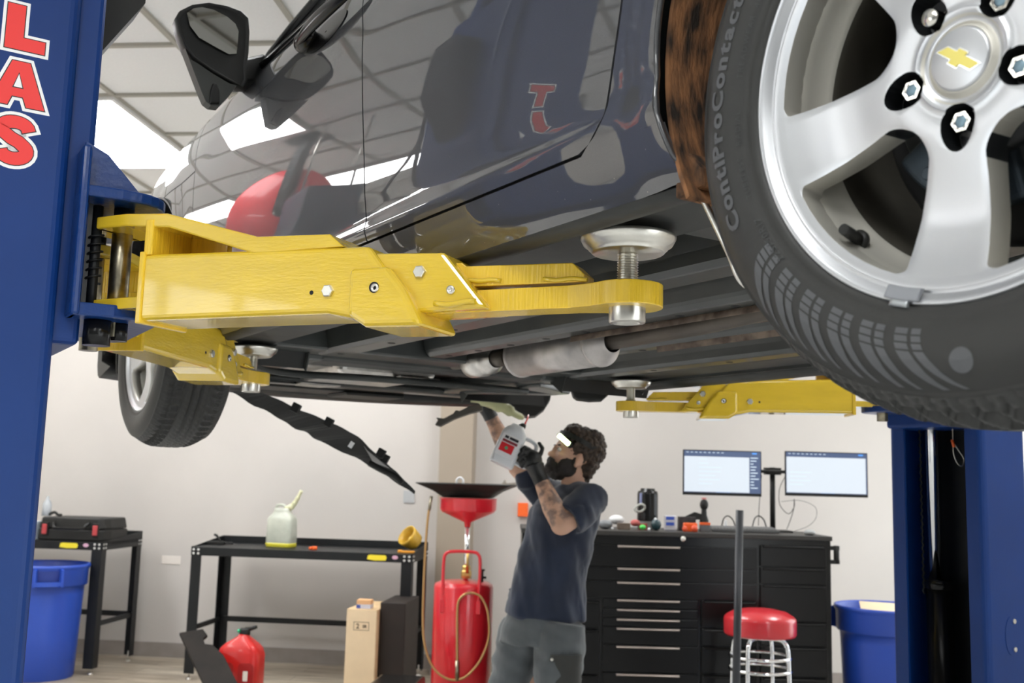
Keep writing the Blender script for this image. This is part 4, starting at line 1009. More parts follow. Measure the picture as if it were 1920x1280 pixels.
# ------------------------------------------------------------------ workbenches
M['bolt'] = mat('bright_bolt_head', (.75, .75, .73), .3, .8)
M['sticker_y'] = mat('yellow_sticker', (.85, .70, .03), .5); M['sticker_p'] = mat('pink_sticker', (.65, .38, .50), .5)
def bench(label, loc, w, d, h):
    t = thing('workbench', label, 'workbench', loc, -RA, 'black steel workbenches')
    B = BASE[t.name]; L = lambda x, y, z: B @ V((x, y, z))      # x from left 0..w, y from front 0..d
    mb = MB(); mb.box((0, 0, h-.012), (w, d, h), B); mb.box((0, -.004, h-.062), (w, .004, h+.0), B); mb.box((-.004, 0, h-.062), (.004, d, h+.004), B); mb.box((w-.004, 0, h-.062), (w+.004, d, h+.004), B)
    mb.prism([(0, h), (d, h+.055), (d, h-.03), (0, h-.03)], frame(L(-.004, 0, 0), B.to_3x3() @ V((0, 1, 0)), UP), 0, .006); mb.prism([(0, h), (d, h+.055), (d, h-.03), (0, h-.03)], frame(L(w-.002, 0, 0), B.to_3x3() @ V((0, 1, 0)), UP), 0, .006)
    mb.box((0, d-.006, h), (w, d, h+.055), B)
    top = mb.build('bench_top', M['black'], t, bevel=.002)
    for x, y in ((0, 0), (w, 0), (0, d), (w, d)):
        sx = 1 if x == 0 else -1; sy = 1 if y == 0 else -1
        mb = MB(); a = .078
        mb.prism([(x, y), (x+sx*a, y), (x+sx*a, y+sy*.004), (x+sx*.004, y+sy*.004), (x+sx*.004, y+sy*a), (x, y+sy*a)], B, .045, h-.062)
        lg = mb.build('leg', M['black'], t)
        c = L(x+sx*.03, y+sy*.03, 0); mb = MB(); mb.cyl(c+UP*.006, c+UP*.08, .006); mb.lathe([(0, 0), (.022, 0), (.022, .006), (.010, .014)], frame(c, RX, RY, UP), 16, weld if False else True); mb.build('levelling_foot', M['zinc'], lg)
        for i in range(2):
            for j in range(2):
                mb = MB(); bolt(mb, L(x+sx*(.018+.036*i), (0 if y == 0 else d)-sy*.004, h-.018-.028*j), B.to_3x3() @ V((0, -sy, 0)), .0085, .004, 10); mb.build('bolt_head', M['bolt'], lg)
                mb = MB(); bolt(mb, L(x-sx*.004, y+sy*(.022+.034*i), h-.018-.028*j), B.to_3x3() @ V((-sx, 0, 0)), .0075, .004, 10); mb.build('bolt_head', M['bolt'], lg)
    mb = MB(); mb.box((.05, d-.03, .345), (w-.05, d-.005, .385), B); mb.build('rear_rail', M['black'], t)
    for x in (0.012, w-.03): mb = MB(); mb.box((x, .04, .345), (x+.02, d-.04, .38), B); mb.build('side_rail', M['black'], t)
    mb = MB(); x = w-.175
    mb.prism([(x-.155, h-.045), (x-.150, h-.018), (x-.135, h-.012), (x-.02, h-.013), (x-.01, h-.03), (x-.018, h-.05), (x-.10, h-.052)], frame(L(0, -.0045, 0), B.to_3x3() @ V((1, 0, 0)), UP), 0, .001); mb.build('yellow_sticker', M['sticker_y'], top)
    mb = MB(); mb.prism([(x+.051+.022*math.cos(k), h-.026+.014*math.sin(k)) for k in [2*math.pi*i/20 for i in range(20)]], frame(L(0, -.0045, 0), B.to_3x3() @ V((1, 0, 0)), UP), 0, .001); mb.build('oval_sticker', M['sticker_p'], top)
    return t, B
fb = atZ(343, 1274, 0); BW = 1.66
b2, B2 = bench('wide black workbench with a yellow sticker, holding the translucent jug', (fb.x, fb.y, 0), BW, .62, .955)
fa = atZ(172, 1266, 0); o = fa-RX*BW
b1, B1 = bench('black workbench at far left carrying the black tool case', (o.x, o.y, 0), BW, .66, .965)

# ------------------------------------------------------------------ blue bins
def blue_bin(label, c, rot, rim_r=.305, h=.81):
    t = thing('trash_bin', label, 'trash bin', (c.x, c.y, 0), rot, 'round blue bins'); B = BASE[t.name]
    mb = MB(); mb.lathe([(.245, .0), (.25, .008), (.262, .30), (.275, .60), (.279, .655), (.292, .658), (.298, .665), (.299, .77), (.307, .785), (.312, .795), (.308, .81), (.298, .81), (.292, .80), (.285, .70), (.270, .60), (.245, .02), (0, .02)], B, 64)
    bd = mb.build('bin_body', M['bluebin'], t)
    for a in (0, 180):
        for da in (-16, 16):
            mb = MB(); A = R_(a+da); p = V((math.cos(A), math.sin(A), 0)); q = V((-math.sin(A), math.cos(A), 0))
            f = frame(B @ (p*.296), B.to_3x3() @ q, UP, B.to_3x3() @ p); mb.prism([(-.012, .655), (.012, .655), (.010, .79), (-.010, .79)], f, 0, .038, .9)
            mb.build('handle_lug', M['bluebin'], t)
        rg = []
        for i in range(13):
            A = R_(a-16+32*i/12); p = V((math.cos(A), math.sin(A), 0)); rg.append([B @ (p*r+UP*z) for r, z in ((.325, .67), (.340, .67), (.340, .70), (.325, .70))])
        mb = MB(); mb.loft(rg, True, False); mb.build('handle_grip', M['bluebin'], t)
        rg = []
        for i in range(13):
            A = R_(a-14+28*i/12); p = V((math.cos(A), math.sin(A), 0)); rg.append([B @ (p*.3015+UP*z) for z in (.70, .775)])
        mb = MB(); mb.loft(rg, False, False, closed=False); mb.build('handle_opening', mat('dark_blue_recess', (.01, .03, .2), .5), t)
    return t
pl = atY(74, 1200, 7.84); blue_bin('blue round bin under the left workbench beside the post', V((pl.x, pl.y, 0)), R_(-62))
pr = atY(1662, 1100, 6.5); br = blue_bin('blue round bin beside the tool chest holding a sheet of cardboard', V((pr.x, pr.y, 0)), R_(-48))
M['card'] = mat('cardboard', (.62, .43, .24), .75, nv=.05, ns=8, c2=(.68, .49, .28))
M['card_l'] = mat('pale_cardboard', (.80, .64, .42), .75, nv=.03)
c = V((pr.x, pr.y, .79)); mb = MB(); mb.prism([(-.22, -.13), (.24, -.16), (.25, .12), (-.10, .17)], frame(c, (1, .1, -.02), (-.1, 1, .12)), 0, .006)
mb.single('cardboard_sheet', M['card_l'], 'pale cardboard sheet lying in the mouth of the right blue bin', 'cardboard')

# ------------------------------------------------------------------ things on the left bench
def onb(B, x, y, z): return B @ V((x, y, z))
def tool_case():
    c0 = atY(158, 1016, (B1 @ V((BW-.3, .16, 0))).y); base = V((c0.x, c0.y, .966))
    t = thing('tool_case', 'black plastic tool case with two red latches on the left workbench', 'tool case', base, -RA); B = BASE[t.name]
    mb = MB(); poly = [(-.305, -.12), (-.285, -.15), (.185, -.15), (.215, -.11), (.225, -.03), (.225, .24), (-.305, .24)]
    mb.prism(poly, B, .002, .085); mb.build('case_bottom', M['black_p'], t, bevel=.01)
    mb = MB(); mb.prism([(x*.995, y*.99) for x, y in poly], B, .088, .172, .94); mb.build('case_lid', M['black_p'], t, bevel=.012, bseg=3)
    for x in (-.235, .165):
        mb = MB(); mb.box((x-.024, -.165, .035), (x+.024, -.148, .135), B); mb.build('latch_seat', M['black_p'], t, bevel=.004)
        mb = MB(); mb.box((x-.019, -.176, .045), (x+.019, -.163, .120), B); mb.build('latch', mat('dull_red_latch', (.42, .045, .05), .4) if x < 0 else bpy.data.materials['dull_red_latch'], t, bevel=.006)
    mb = MB(); mb.tube(curve_pts([B @ V(p) for p in ((-.17, -.155, .135), (-.155, -.185, .115), (-.13, -.195, .095), (.07, -.195, .095), (.095, -.185, .115), (.11, -.155, .135))], 4), .011, 8); mb.build('carry_handle', M['black_g'], t)
    # small white card box at its left end
    mb = MB(); mb.box((-.40, -.155, 0), (-.315, -.06, .135), B); mb.single('small_box', mat('pale_blue_box', (.50, .56, .62), .5), 'small pale blue box at the left end of the black tool case', 'box')
    p = B @ V((-.335, .02, .172)); mb = MB(); mb.lathe([(0, 0), (.034, 0), (.034, .085), (.026, .11), (.011, .13), (.011, .15)], frame(p, RX, RY, UP), 20)
    s = mb.single('spray_bottle', mat('clear_bottle', (.70, .74, .78), .15, tr=.6), 'clear spray bottle standing on the tool case half behind the post', 'spray bottle', loc=p)
    q = B @ V((-.26, -.0, .172)); mb = MB(); mb.tube(curve_pts([q+RX*-.04+UP*.012, q+UP*.03, q+RX*.03+UP*.012, q+RX*.06+UP*.01], 4), .011, 8)
    mb.single('black_wrench', M['black_p'], 'dark small tool lying on the lid of the black case', 'tool')
tool_case()

# ------------------------------------------------------------------ things on the second bench
def jug():
    yb = (B2 @ V((.6, .22, 0))).y; c = atY(526, 1037, yb); base = V((c.x, c.y, .956)); t = thing('fluid_jug', 'translucent plastic jug with yellow fluid and an upturned spout on the workbench', 'jug', base, -RA+R_(-12)); B = BASE[t.name]
    body_m = mat('cloudy_plastic', (.44, .46, .39), .30, nv=.10, ns=10, coat=.3)
    rg = []
    for z, w_, d_, r in ((0, .20, .13, .03), (.012, .212, .14, .035), (.10, .212, .14, .035), (.21, .208, .136, .035), (.235, .19, .12, .04), (.255, .15, .10, .04), (.275, .13, .09, .04), (.295, .13, .09, .04)):
        rg.append([B @ V((x, y, z)) for x, y in rrect(w_, d_, r)])
    mb = MB(); mb.loft(rg); mb.build('jug_body', body_m, t)
    rg = [[B @ V((x*1.008, y*1.01, z)) for x, y in rrect(.212, .14, .035)] for z in (.002, .012, .028, .036)]
    rg[0] = [B @ V((x, y, .001)) for x, y in rrect(.20, .13, .03)]; mb = MB(); mb.loft(rg); mb.build('yellow_fluid', mat('yellow_fluid', (.62, .56, .04), .25, coat=.3), t)
    mb = MB(); mb.tube(curve_pts([B @ V(p) for p in ((.03, 0, .285), (.075, 0, .31), (.10, 0, .34), (.125, 0, .38), (.15, 0, .43))], 5), [.024]*6+[.020]*5+[.017]*5+[.013]*5, 12); mb.build('pour_spout', mat('pale_green_plastic', (.62, .62, .40), .35), t)
    mb = MB(); mb.tube(curve_pts([B @ V(p) for p in ((-.055, 0, .285), (-.05, 0, .315), (.01, 0, .315), (.02, 0, .285))], 4), .010, 8); mb.build('jug_handle', body_m, t)
jug()
y_ = (B2 @ V((.8, .12, 0))).y; c = atY(586, 1043, y_)
mb = MB(); f = frame((c.x, c.y, .956), RX, RY, UP); mb.lathe([(0, 0), (.018, 0), (.020, .003), (.020, .02), (.017, .024), (0, .024)], f @ Matrix.Translation((.012, 0, 0)), 16); mb.lathe([(0, 0), (.016, 0), (.016, .018), (0, .02)], f @ Matrix.Translation((-.016, .0, 0)), 12)
mb.single('orange_cap', M['orange'], 'small orange plastic cap on the workbench right of the jug', 'cap')  # an orange plastic cap
yb = (B2 @ V((1.5, .30, 0))).y; c = atY(770, 1016, yb); c.z = max(c.z, .957+.092)
fx = axframe(c-V((.0, 0, .0)), V((-.62, -.55, .55))); t = thing('filter_housing_cap', 'tilted golden yellow ribbed filter cup on the right end of the workbench', 'filter cup', (c.x, c.y, .957))
mb = MB(); n = 40; rg = []
for z, r in ((-.055, .055), (-.05, .066), (-.01, .072), (.03, .078), (.052, .080), (.052, .070), (.0, .064), (-.035, .05), (-.036, .001)):
    rg.append([fx @ V(((r+(.0022 if i % 2 else 0))*math.cos(2*math.pi*i/n), (r+(.0022 if i % 2 else 0))*math.sin(2*math.pi*i/n), z)) for i in range(n)])
mb.loft(rg); mb.build('cup', mat('golden_plastic', (.55, .33, .03), .35, nv=.15, ns=15), t)
mb = MB(); mb.lathe([(0, -.034), (.022, -.034), (.022, .0), (.012, .01), (0, .01)], fx, 16); mb.build('cup_core', mat('light_gold_plastic', (.72, .55, .16), .4), t)
c = atY(762, 1047, (B2 @ V((1.45, .1, 0))).y); mb = MB(); f = frame((c.x, c.y, .956), RX, RY, UP); mb.box((-.06, -.012, 0), (.06, .012, .016), f); mb.lathe([(0, 0), (.018, 0), (.018, .020), (0, .022)], f @ Matrix.Translation((-.05, 0, 0)), 14)
mb.single('orange_wrench', mat('amber_plastic', (.75, .32, .03), .4), 'amber plastic tool lying in front of the yellow filter cup', 'tool', bevel=.003)
c = atY(412, 1024, (B2 @ V((.18, .3, 0))).y); mb = MB(); f = frame((c.x, c.y, .9575), RX, RY, UP)
mb.box((-.10, -.02, 0), (.04, .02, .025), f); mb.tube([f @ V(p) for p in ((.0, 0, .03), (-.03, .0, .07), (-.05, .0, .075))], .01, 8); mb.tube([f @ V(p) for p in ((.02, 0, .012), (.10, .01, .012))], .009, 8)
mb.single('black_tool', M['black_p'], 'black hand tool lying at the left end of the second workbench', 'tool', bevel=.003)

# ------------------------------------------------------------------ under the second bench
def gas_can():
    Yc = 7.15; c = atY(450, 1270, Yc); t = thing('fuel_can', 'red plastic fuel can with black spout on the floor under the bench', 'fuel can', (c.x, c.y, 0), -RA); B = BASE[t.name]
    W_, D_ = .290, .19
    rg = []
    for z, w_, d_, r, dx in ((0, .25, .16, .05, 0), (.015, .28, .185, .055, 0), (.10, .288, .19, .05, 0), (.22, .29, .19, .05, 0), (.31, .288, .19, .05, 0), (.355, .26, .175, .05, 0), (.385, .20, .15, .045, .0), (.412, .12, .12, .04, .005), (.430, .075, .09, .033, .01), (.445, .06, .07, .028, .012)):
        rg.append([B @ V((x+dx, y, z)) for x, y in rrect(w_, d_, r, 5)])
    mb = MB(); mb.loft(rg); bd = mb.build('can_body', M['red_pl'], t)
    for x in (-.068, .066):
        pass
    rec = mat('red_recess', (.36, .008, .008), .45)
    for x0, m_, lab in ((-.068, mat('cream_label', (.75, .65, .45), .5), 'cream caution label'), (.068, mat('white_label', (.85, .78, .70), .5), 'white label')):
        mb = MB(); mb.prism([(x0+p, -.0+.195+q) for p, q in rrect(.105, .15, .03, 5)], frame(B @ V((0, -.0945, 0)), RX, UP, -RY), 0, .0012); mb.build('label_panel', rec, t)
        mb = MB(); w_ = .062 if x0 < 0 else .032; mb.prism([(x0+p-(.01 if x0 < 0 else 0), .188+q) for p, q in rrect(w_, .064, .006, 3)], frame(B @ V((0, -.0957, 0)), RX, UP, -RY), 0, .001); mb.build('can_label', m_, t, label=lab)
    mb = MB(); mb.lathe([(.034, .438), (.036, .442), (.036, .47), (.03, .48), (0, .48)], frame(B @ V((.015, 0, 0)), RX, RY, UP), 24); mb.build('black_collar', M['black_p'], t)
    mb = MB(); mb.tube([B @ V(p) for p in ((.02, 0, .47), (.06, 0, .48), (.095, 0, .492))], [.018, .013, .011], 12); mb.build('spout', M['black_p'], t)
    mb = MB(); mb.ell(B @ V((-.015, -.035, .465)), .010, .008, .012); mb.build('green_button', mat('green_plastic', (.03, .45, .22), .4), t)
gas_can()
def carton():
    Yc = 7.25; c = atY(673, 1270, Yc); t = thing('cardboard_box', 'tall slim cardboard box marked 2 standing under the bench', 'cardboard box', (c.x, c.y, 0), -RA-R_(3)); B = BASE[t.name]
    h = 1.5-(1133-894)/1950*Yc; w_ = 57/1950*Yc
    mb = MB(); mb.box((-w_/2, 0, 0), (w_/2, .50, h), B); mb.build('carton', M['card'], t, bevel=.003)
    mb = MB(); mb.box((-w_/2+.002, -.001, .0), (w_/2-.002, .0005, h-.004), B); mb.build('pale_front', M['card_l'], t)  # thin front sheet in a paler cardboard tone
    ff = frame(B @ V((0, -.0012, 0)), B.to_3x3() @ V((1, 0, 0)), UP); mb = MB(); zc = 1.5-(1163-894)/1950*Yc
    a, b_ = .054, .028
    for p, q, r_, s_ in ((-a, -b_, a, -b_+.003), (-a, b_-.003, a, b_), (-a, -b_, -a+.003, b_), (a-.003, -b_, a, b_)): mb.box((p, zc+q, 0), (r_, zc+s_, .0008), ff)
    text_mb(mb, '2', ff @ Matrix.Translation((-.036, zc-.016, .0006)), .046, offset=.0012); text_mb(mb, 'SR', ff @ Matrix.Translation((.010, zc-.010, .0006)), .027, offset=.0012)
    mb.build('stamped_mark', mat('brown_black_ink', (.08, .05, .03), .6), t)
    t2 = thing('parts_box', 'small orange and white parts box on top of the cardboard box', 'box', B @ V((0, .06, h)), -RA); D = BASE[t2.name]
    mb = MB(); mb.box((-.048, -.04, .0015), (.048, .05, .030), D); mb.build('lower_half', mat('white_blue_print', (.60, .60, .68), .5), t2)
    mb = MB(); mb.box((-.048, -.04, .030), (.048, .05, .058), D); mb.build('upper_half', mat('orange_tan_print', (.78, .45, .22), .5), t2)
    mb = MB(); mb.box((-.048, -.041, .004), (-.020, -.039, .026), D); mb.build('blue_patch', mat('blue_print', (.05, .08, .35), .5), t2)
carton()
def dark_bin():
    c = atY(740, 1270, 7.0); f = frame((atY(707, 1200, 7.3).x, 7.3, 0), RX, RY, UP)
    mb = MB(); mb.box((.012, .0, 0), (.19, .48, .655), f); t_ = mb.single('carton_shade_box', mat('carton_shade_brown', (.016, .010, .007), .6, nv=.2), 'dark brown box beside the tall cardboard box, standing in for its shaded right side', 'box', bevel=.006)  # dark box covers the carton's right side, its colour standing for shade
    t = thing('creeper_seat', 'low black roller with chrome and red trim at the bottom edge', 'creeper', atY(740, 1278, 6.3)*1, -RA); t.location.z = 0; BASE[t.name] = Matrix.Translation(t.location) @ Matrix.Rotation(-RA, 4, 'Z'); B = BASE[t.name]
    zt = 1.5-(1262-896)/1950*6.3
    mb = MB(); mb.box((-.14, -.2, zt-.07), (.14, .25, zt), B); mb.build('cushion', M['black_g'], t, bevel=.02, bseg=3)
    mb = MB(); mb.tube([B @ V(p) for p in ((-.11, -.215, zt-.022), (.10, -.215, zt-.022), (.12, -.21, zt-.045))], .006, 8); mb.tube([B @ V(p) for p in ((-.08, -.215, zt-.048), (.08, -.215, zt-.048))], .007, 8); mb.build('chrome_trim', M['chrome'], t)
    mb = MB(); mb.ell(B @ V((-.125, -.205, zt-.03)), .012, .01, .018); mb.build('red_light', M['red'], t)
    for x in (-.1, .1):
        for y in (-.15, .2):
            mb = MB(); mb.cyl(B @ V((x, y, .03)), B @ V((x, y, zt-.06)), .012); mb.cyl(B @ V((x-.012, y, .03)), B @ V((x+.012, y, .03)), .03); mb.build('caster', M['black_p'], t)
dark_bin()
def plank():
    a = atY(357, 1182, 7.18); b_ = atZ(425, 1320, 0.0); b_.y = max(b_.y, 6.75); d = (b_-a)
    a = V((a.x, a.y, a.z)); e = V((atY(440, 1330, 6.6).x, 6.6, 0)); ax = (e-a).normalized(); s_ = V((1, .15, 0)); s_ = (s_-ax*s_.dot(ax)).normalized(); f = frame(a, ax, s_)
    L = (e-a).length
    mb = MB(); mb.prism([(0, -.075), (.02, .03), (.03, .075), (.10, .085), (.12, .05), (.17, .045), (.20, .085), (.32, .12), (L-.02, .12), (L-.02, -.07)], f, -.01, .014)
    mb.single('dark_panel', mat('dark_brown_plastic_panel', (.010, .007, .005), .6, nv=.3, ns=9, spec=.2), 'dark brown plastic trim panel leaning against the bench leg', 'panel', bevel=.004)
plank()

# ------------------------------------------------------------------ waste oil drainer
def drainer():
    Yc = 6.9; c = atY(864, 1270, Yc); k = Yc/1950; Z = lambda y: 1.5-(y-899)*k
    t = thing('oil_drainer', 'red waste oil drain tank with funnel bowl and coiled brass hose', 'oil drainer', (c.x, c.y, 0), -RA+R_(0)); B = BASE[t.name]
    L = lambda px, py, dy=0: (lambda p: V((p.x, p.y, p.z)))(atY(px, py, Yc+dy))
    zt = Z(1083); r = .192
    mb = MB(); mb.lathe([(0, .09), (r*.85, .09), (r, .12), (r, zt-.035), (r*.97, zt-.015), (r*.80, zt), (0, zt+.008)], B, 64); mb.build('tank', M['red'], t)
    for a in (30, 150, 270):
        A = R_(a); p = B @ V((.16*math.cos(A), .16*math.sin(A), 0)); mb = MB(); mb.cyl(p+UP*.04, p+UP*.10, .012); mb.cyl(p+UP*.035+RX*.014, p+UP*.035-RX*.014, .035); mb.build('caster', M['black_p'], t)
    xp = .012; zb = Z(982)
    mb = MB(); mb.cyl(B @ V((xp, 0, zt-.02)), B @ V((xp, 0, zb+.02)), .0165); pole = mb.build('pipe', M['chrome'], t)
    br = mat('brass', (.62, .42, .14), .3, 1., nv=.1)
    mb = MB(); mb.lathe([(.014, 0), (.03, .002), (.034, .02), (.034, .045), (.026, .055), (.028, .075), (.022, .085)], frame(B @ V((xp, 0, Z(1078))), RX, RY, UP), 8, False); mb.cyl(B @ V((xp+.012, -.03, Z(1068))), B @ V((xp+.012, -.03, Z(1025))), .009); mb.build('brass_fitting', br, t)
    zr0, zr1 = Z(962), Z(934)
    mb = MB(); mb.lathe([(.018, Z(985)), (.024, Z(976)), (.17, Z(958)), (.184, Z(953)), (.186, Z(934)), (.192, Z(932)), (.180, Z(934)), (.178, Z(952)), (.03, Z(968))], frame(B @ V((xp, 0, 0)), RX, RY, UP), 56); mb.build('funnel_bowl', M['red'], t)
    mb = MB(); zh = Z(1027)
    mb.tube(curve_pts([B @ V(p) for p in ((-.108, -.15, Z(1127)), (-.112, -.155, Z(1090)), (-.112, -.15, Z(1045)), (-.098, -.15, Z(1031)), (-.05, -.15, zh), (.07, -.15, zh), (.108, -.15, Z(1031)), (.122, -.15, Z(1045)), (.122, -.155, Z(1090)), (.118, -.15, Z(1127)))], 5), .0105, 10); mb.build('push_handle', M['red'], t)
    for x in (-.112, .120): mb = MB(); mb.box((x-.014, -.168, Z(1135)), (x+.014, -.145, Z(1112)), B); mb.build('handle_bracket', M['red'], t, bevel=.003)
    mb = MB()
    p = B @ V((.118, -.02, zt)); mb.cyl(p, p+UP*.07, .012); mb.cyl(p+UP*.03-RX*.02, p+UP*.03+RX*.03, .008); mb.lathe([(0, 0), (.02, .002), (.02, .012), (0, .014)], frame(p+UP*.07, RX, RY, UP), 14); mb.build('valve', M['black_g'], t)
    hz = -.20
    pts = [atY(px, py, Yc+hz) for px, py in ((808, 938), (803, 965), (799, 1010), (796, 1060), (794, 1110), (793, 1160), (795, 1200), (804, 1235), (820, 1260), (845, 1274), (870, 1270), (893, 1248), (908, 1222), (917, 1190), (915, 1150), (906, 1125), (893, 1113), (876, 1112), (864, 1120), (858, 1135), (857, 1180), (857, 1230), (857, 1250))]
    mb = MB(); mb.tube(curve_pts(pts, 6), .0078, 10); hs = mb.build('drain_hose', mat('brass_coloured_hose', (.52, .30, .11), .28, .55, coat=.5), t)
    mb = MB(); mb.cyl(atY(809, 930, Yc+hz), atY(805, 956, Yc+hz), .0095); mb.build('hose_end', M['steel_d'], hs); mb = MB(); mb.cyl(atY(857, 1238, Yc+hz), atY(857, 1275, Yc+hz), .012); mb.build('hose_end', M['steel_d'], hs)
    # black splash tray resting on the bowl
    tf = frame(B @ V((xp, 0, Z(931))), RX, RY, UP)
    t2 = thing('drip_tray', 'wide black tray resting on the red funnel bowl', 'tray', B @ V((xp, 0, Z(931))), -RA); D = BASE[t2.name]
    rg = [[D @ V((x, y, z)) for x, y in rrect(w_, d_, .03)] for w_, d_, z in ((.30, .26, .0), (.34, .30, .012), (.42, .36, .04), (.62, .50, .085), (.63, .51, .087), (.62, .50, .092), (.42, .36, .05), (.33, .29, .02), (.30, .26, .012))]
    k = [rg[j] for j in range(9)]
    mb = MB(); mb.loft(k, True, False); mb.build('tray_body', M['black_p'], t2)
    p = D @ V((-.045, -.1, .092)); mb = MB(); mb.tube(curve_pts([p-RX*.022, p-RX*.02+UP*.022, p+UP*.036, p+RX*.02+UP*.022, p+RX*.022], 4), .007, 8); mb.build('hanging_loop', M['white'], t2)
    p = D @ V((.27, -.15, .088)); mb = MB(); mb.box((-.03, -.02, -.0), (.10, .06, .012), frame(p, (1, 0, .12), (0, 1, 0))); mb.prism([(-.02, 0), (.02, 0), (.005, .035)], frame(p-RX*.02, RX, UP), -.02, .02); mb.build('tray_corner', mat('grey_beige_plastic', (.36, .32, .27), .6), t2)
drainer()

# ------------------------------------------------------------------ tool chest
def chest():
    Yc = 6.35; k = Yc/1950
    x1 = atY(1560, 1100, Yc).x; w_ = 1.86; x0 = x1-w_; h = 1.5-(1003-918)*k
    yw = R_(0); t = thing('tool_chest', 'long black rolling tool chest below the two monitors', 'tool chest', (x0, Yc, 0), 0); B = BASE[t.name]
    X = lambda px: atY(px, 1100, Yc).x-x0; Z = lambda px, py: atY(px, py, Yc).z
    mb = MB(); mb.box((0, .012, .14), (w_, .62, h-.006), B); mb.build('cabinet', M['black_g'], t, bevel=.006)
    mb = MB(); mb.box((-.006, -.004, h-.028), (w_+.006, .626, h), B); mb.build('worktop', mat('chest_top_mat', (.03, .028, .025), .5), t, bevel=.004)
    for xx in (.1, w_-.1):
        for yy in (.1, .52):
            mb = MB(); mb.cyl(B @ V((xx-.02, yy, .065)), B @ V((xx+.02, yy, .065)), .065); mb.box((xx-.03, yy-.03, .07), (xx+.03, yy+.03, .15), B); mb.build('caster', M['black_p'], t)
    ys = [1024, 1066, 1092, 1125, 1143, 1161, 1178, 1212, 1264, 1310]
    xa, xb = X(1150), X(1300)
    M['pull'] = mat('highlit_aluminium_pull', (.46, .40, .36), .38, .85); M['dface'] = mat('gloss_black_drawer', (.005, .005, .005), .28, spec=.25)
    def drawer(xl, xr, zt, zb, pull, px=None):
        mb = MB(); mb.box((xl+.004, -.006, zb+.004), (xr-.004, .014, zt-.004), B); d = mb.build('drawer', M['dface'], t, bevel=.003)
        if pull:
            a, b_ = px or (xl+.02, xr-.02)
            mb = MB(); rg = [[B @ V((xx, -.006, zt-.004)), B @ V((xx, -.022, zt-.006)), B @ V((xx, -.026, zt-.014)), B @ V((xx, -.020, zt-.018)), B @ V((xx, -.006, zt-.016))] for xx in (a, b_)]
            mb.loft(rg, True, False); mb.build('drawer_pull', pull, d, bevel=.002)
    Zl = [Z(1215, y) for y in ys]
    for i in range(9):
        full = i < 3
        drawer(X(1130) if not full else X(1083), X(1310) if not full else X(1420), Zl[i]+.008, Zl[i+1]+.008 if i < 8 else .16, M['pull'], (X(1157), X(1274)))  # highlight put into the pull's length: silver only along the bright stretch
    yr = [1022, 1064, 1096, 1166, 1212, 1270, 1310]
    for i in range(6):
        zt = Z(1500, yr[i]); zb = Z(1500, yr[i+1]); drawer(X(1424), w_-.03, zt, max(.16, zb), M['dface'])
    for i in range(4):
        zt = Z(1360, (1125, 1178, 1212, 1264)[i]); zb = Z(1360, (1178, 1212, 1264, 1330)[i]); drawer(X(1314), X(1420), zt, max(.16, zb), M['dface'])
    for i in range(3):
        zt = Z(1100, (1125, 1178, 1264)[i]); zb = Z(1100, (1178, 1264, 1340)[i]); drawer(.03, X(1126), zt, max(.16, zb), M['dface'])
    drawer(.03, X(1080), Zl[0], Zl[2], M['dface'])
    p = atY(1281, 1010, Yc-.006); mb = MB(); mb.lathe([(0, .006), (.008, .006), (.014, .004), (.016, 0)], axframe(p, V((0, -1, 0))), 20); mb.build('lock', M['zinc'], t)
    z0 = Z(1568, 1054); z1 = Z(1568, 1028); mb = MB()
    for z in (z0, z1): mb.box((w_, .02, z-.012), (w_+.055, .05, z+.012), B)
    mb.cyl(B @ V((w_+.04, .035, z0-.012)), B @ V((w_+.04, .035, z1+.015)), .017); mb.build('side_handle', M['black_p'], t)
    return x0, Yc, w_, h
CX0, CY, CW_, CH = chest()
def top(px, dy): return V((atY(px, 1000, CY+dy).x, CY+dy, CH))
def zt(px, py, dy): return atY(px, py, CY+dy).z
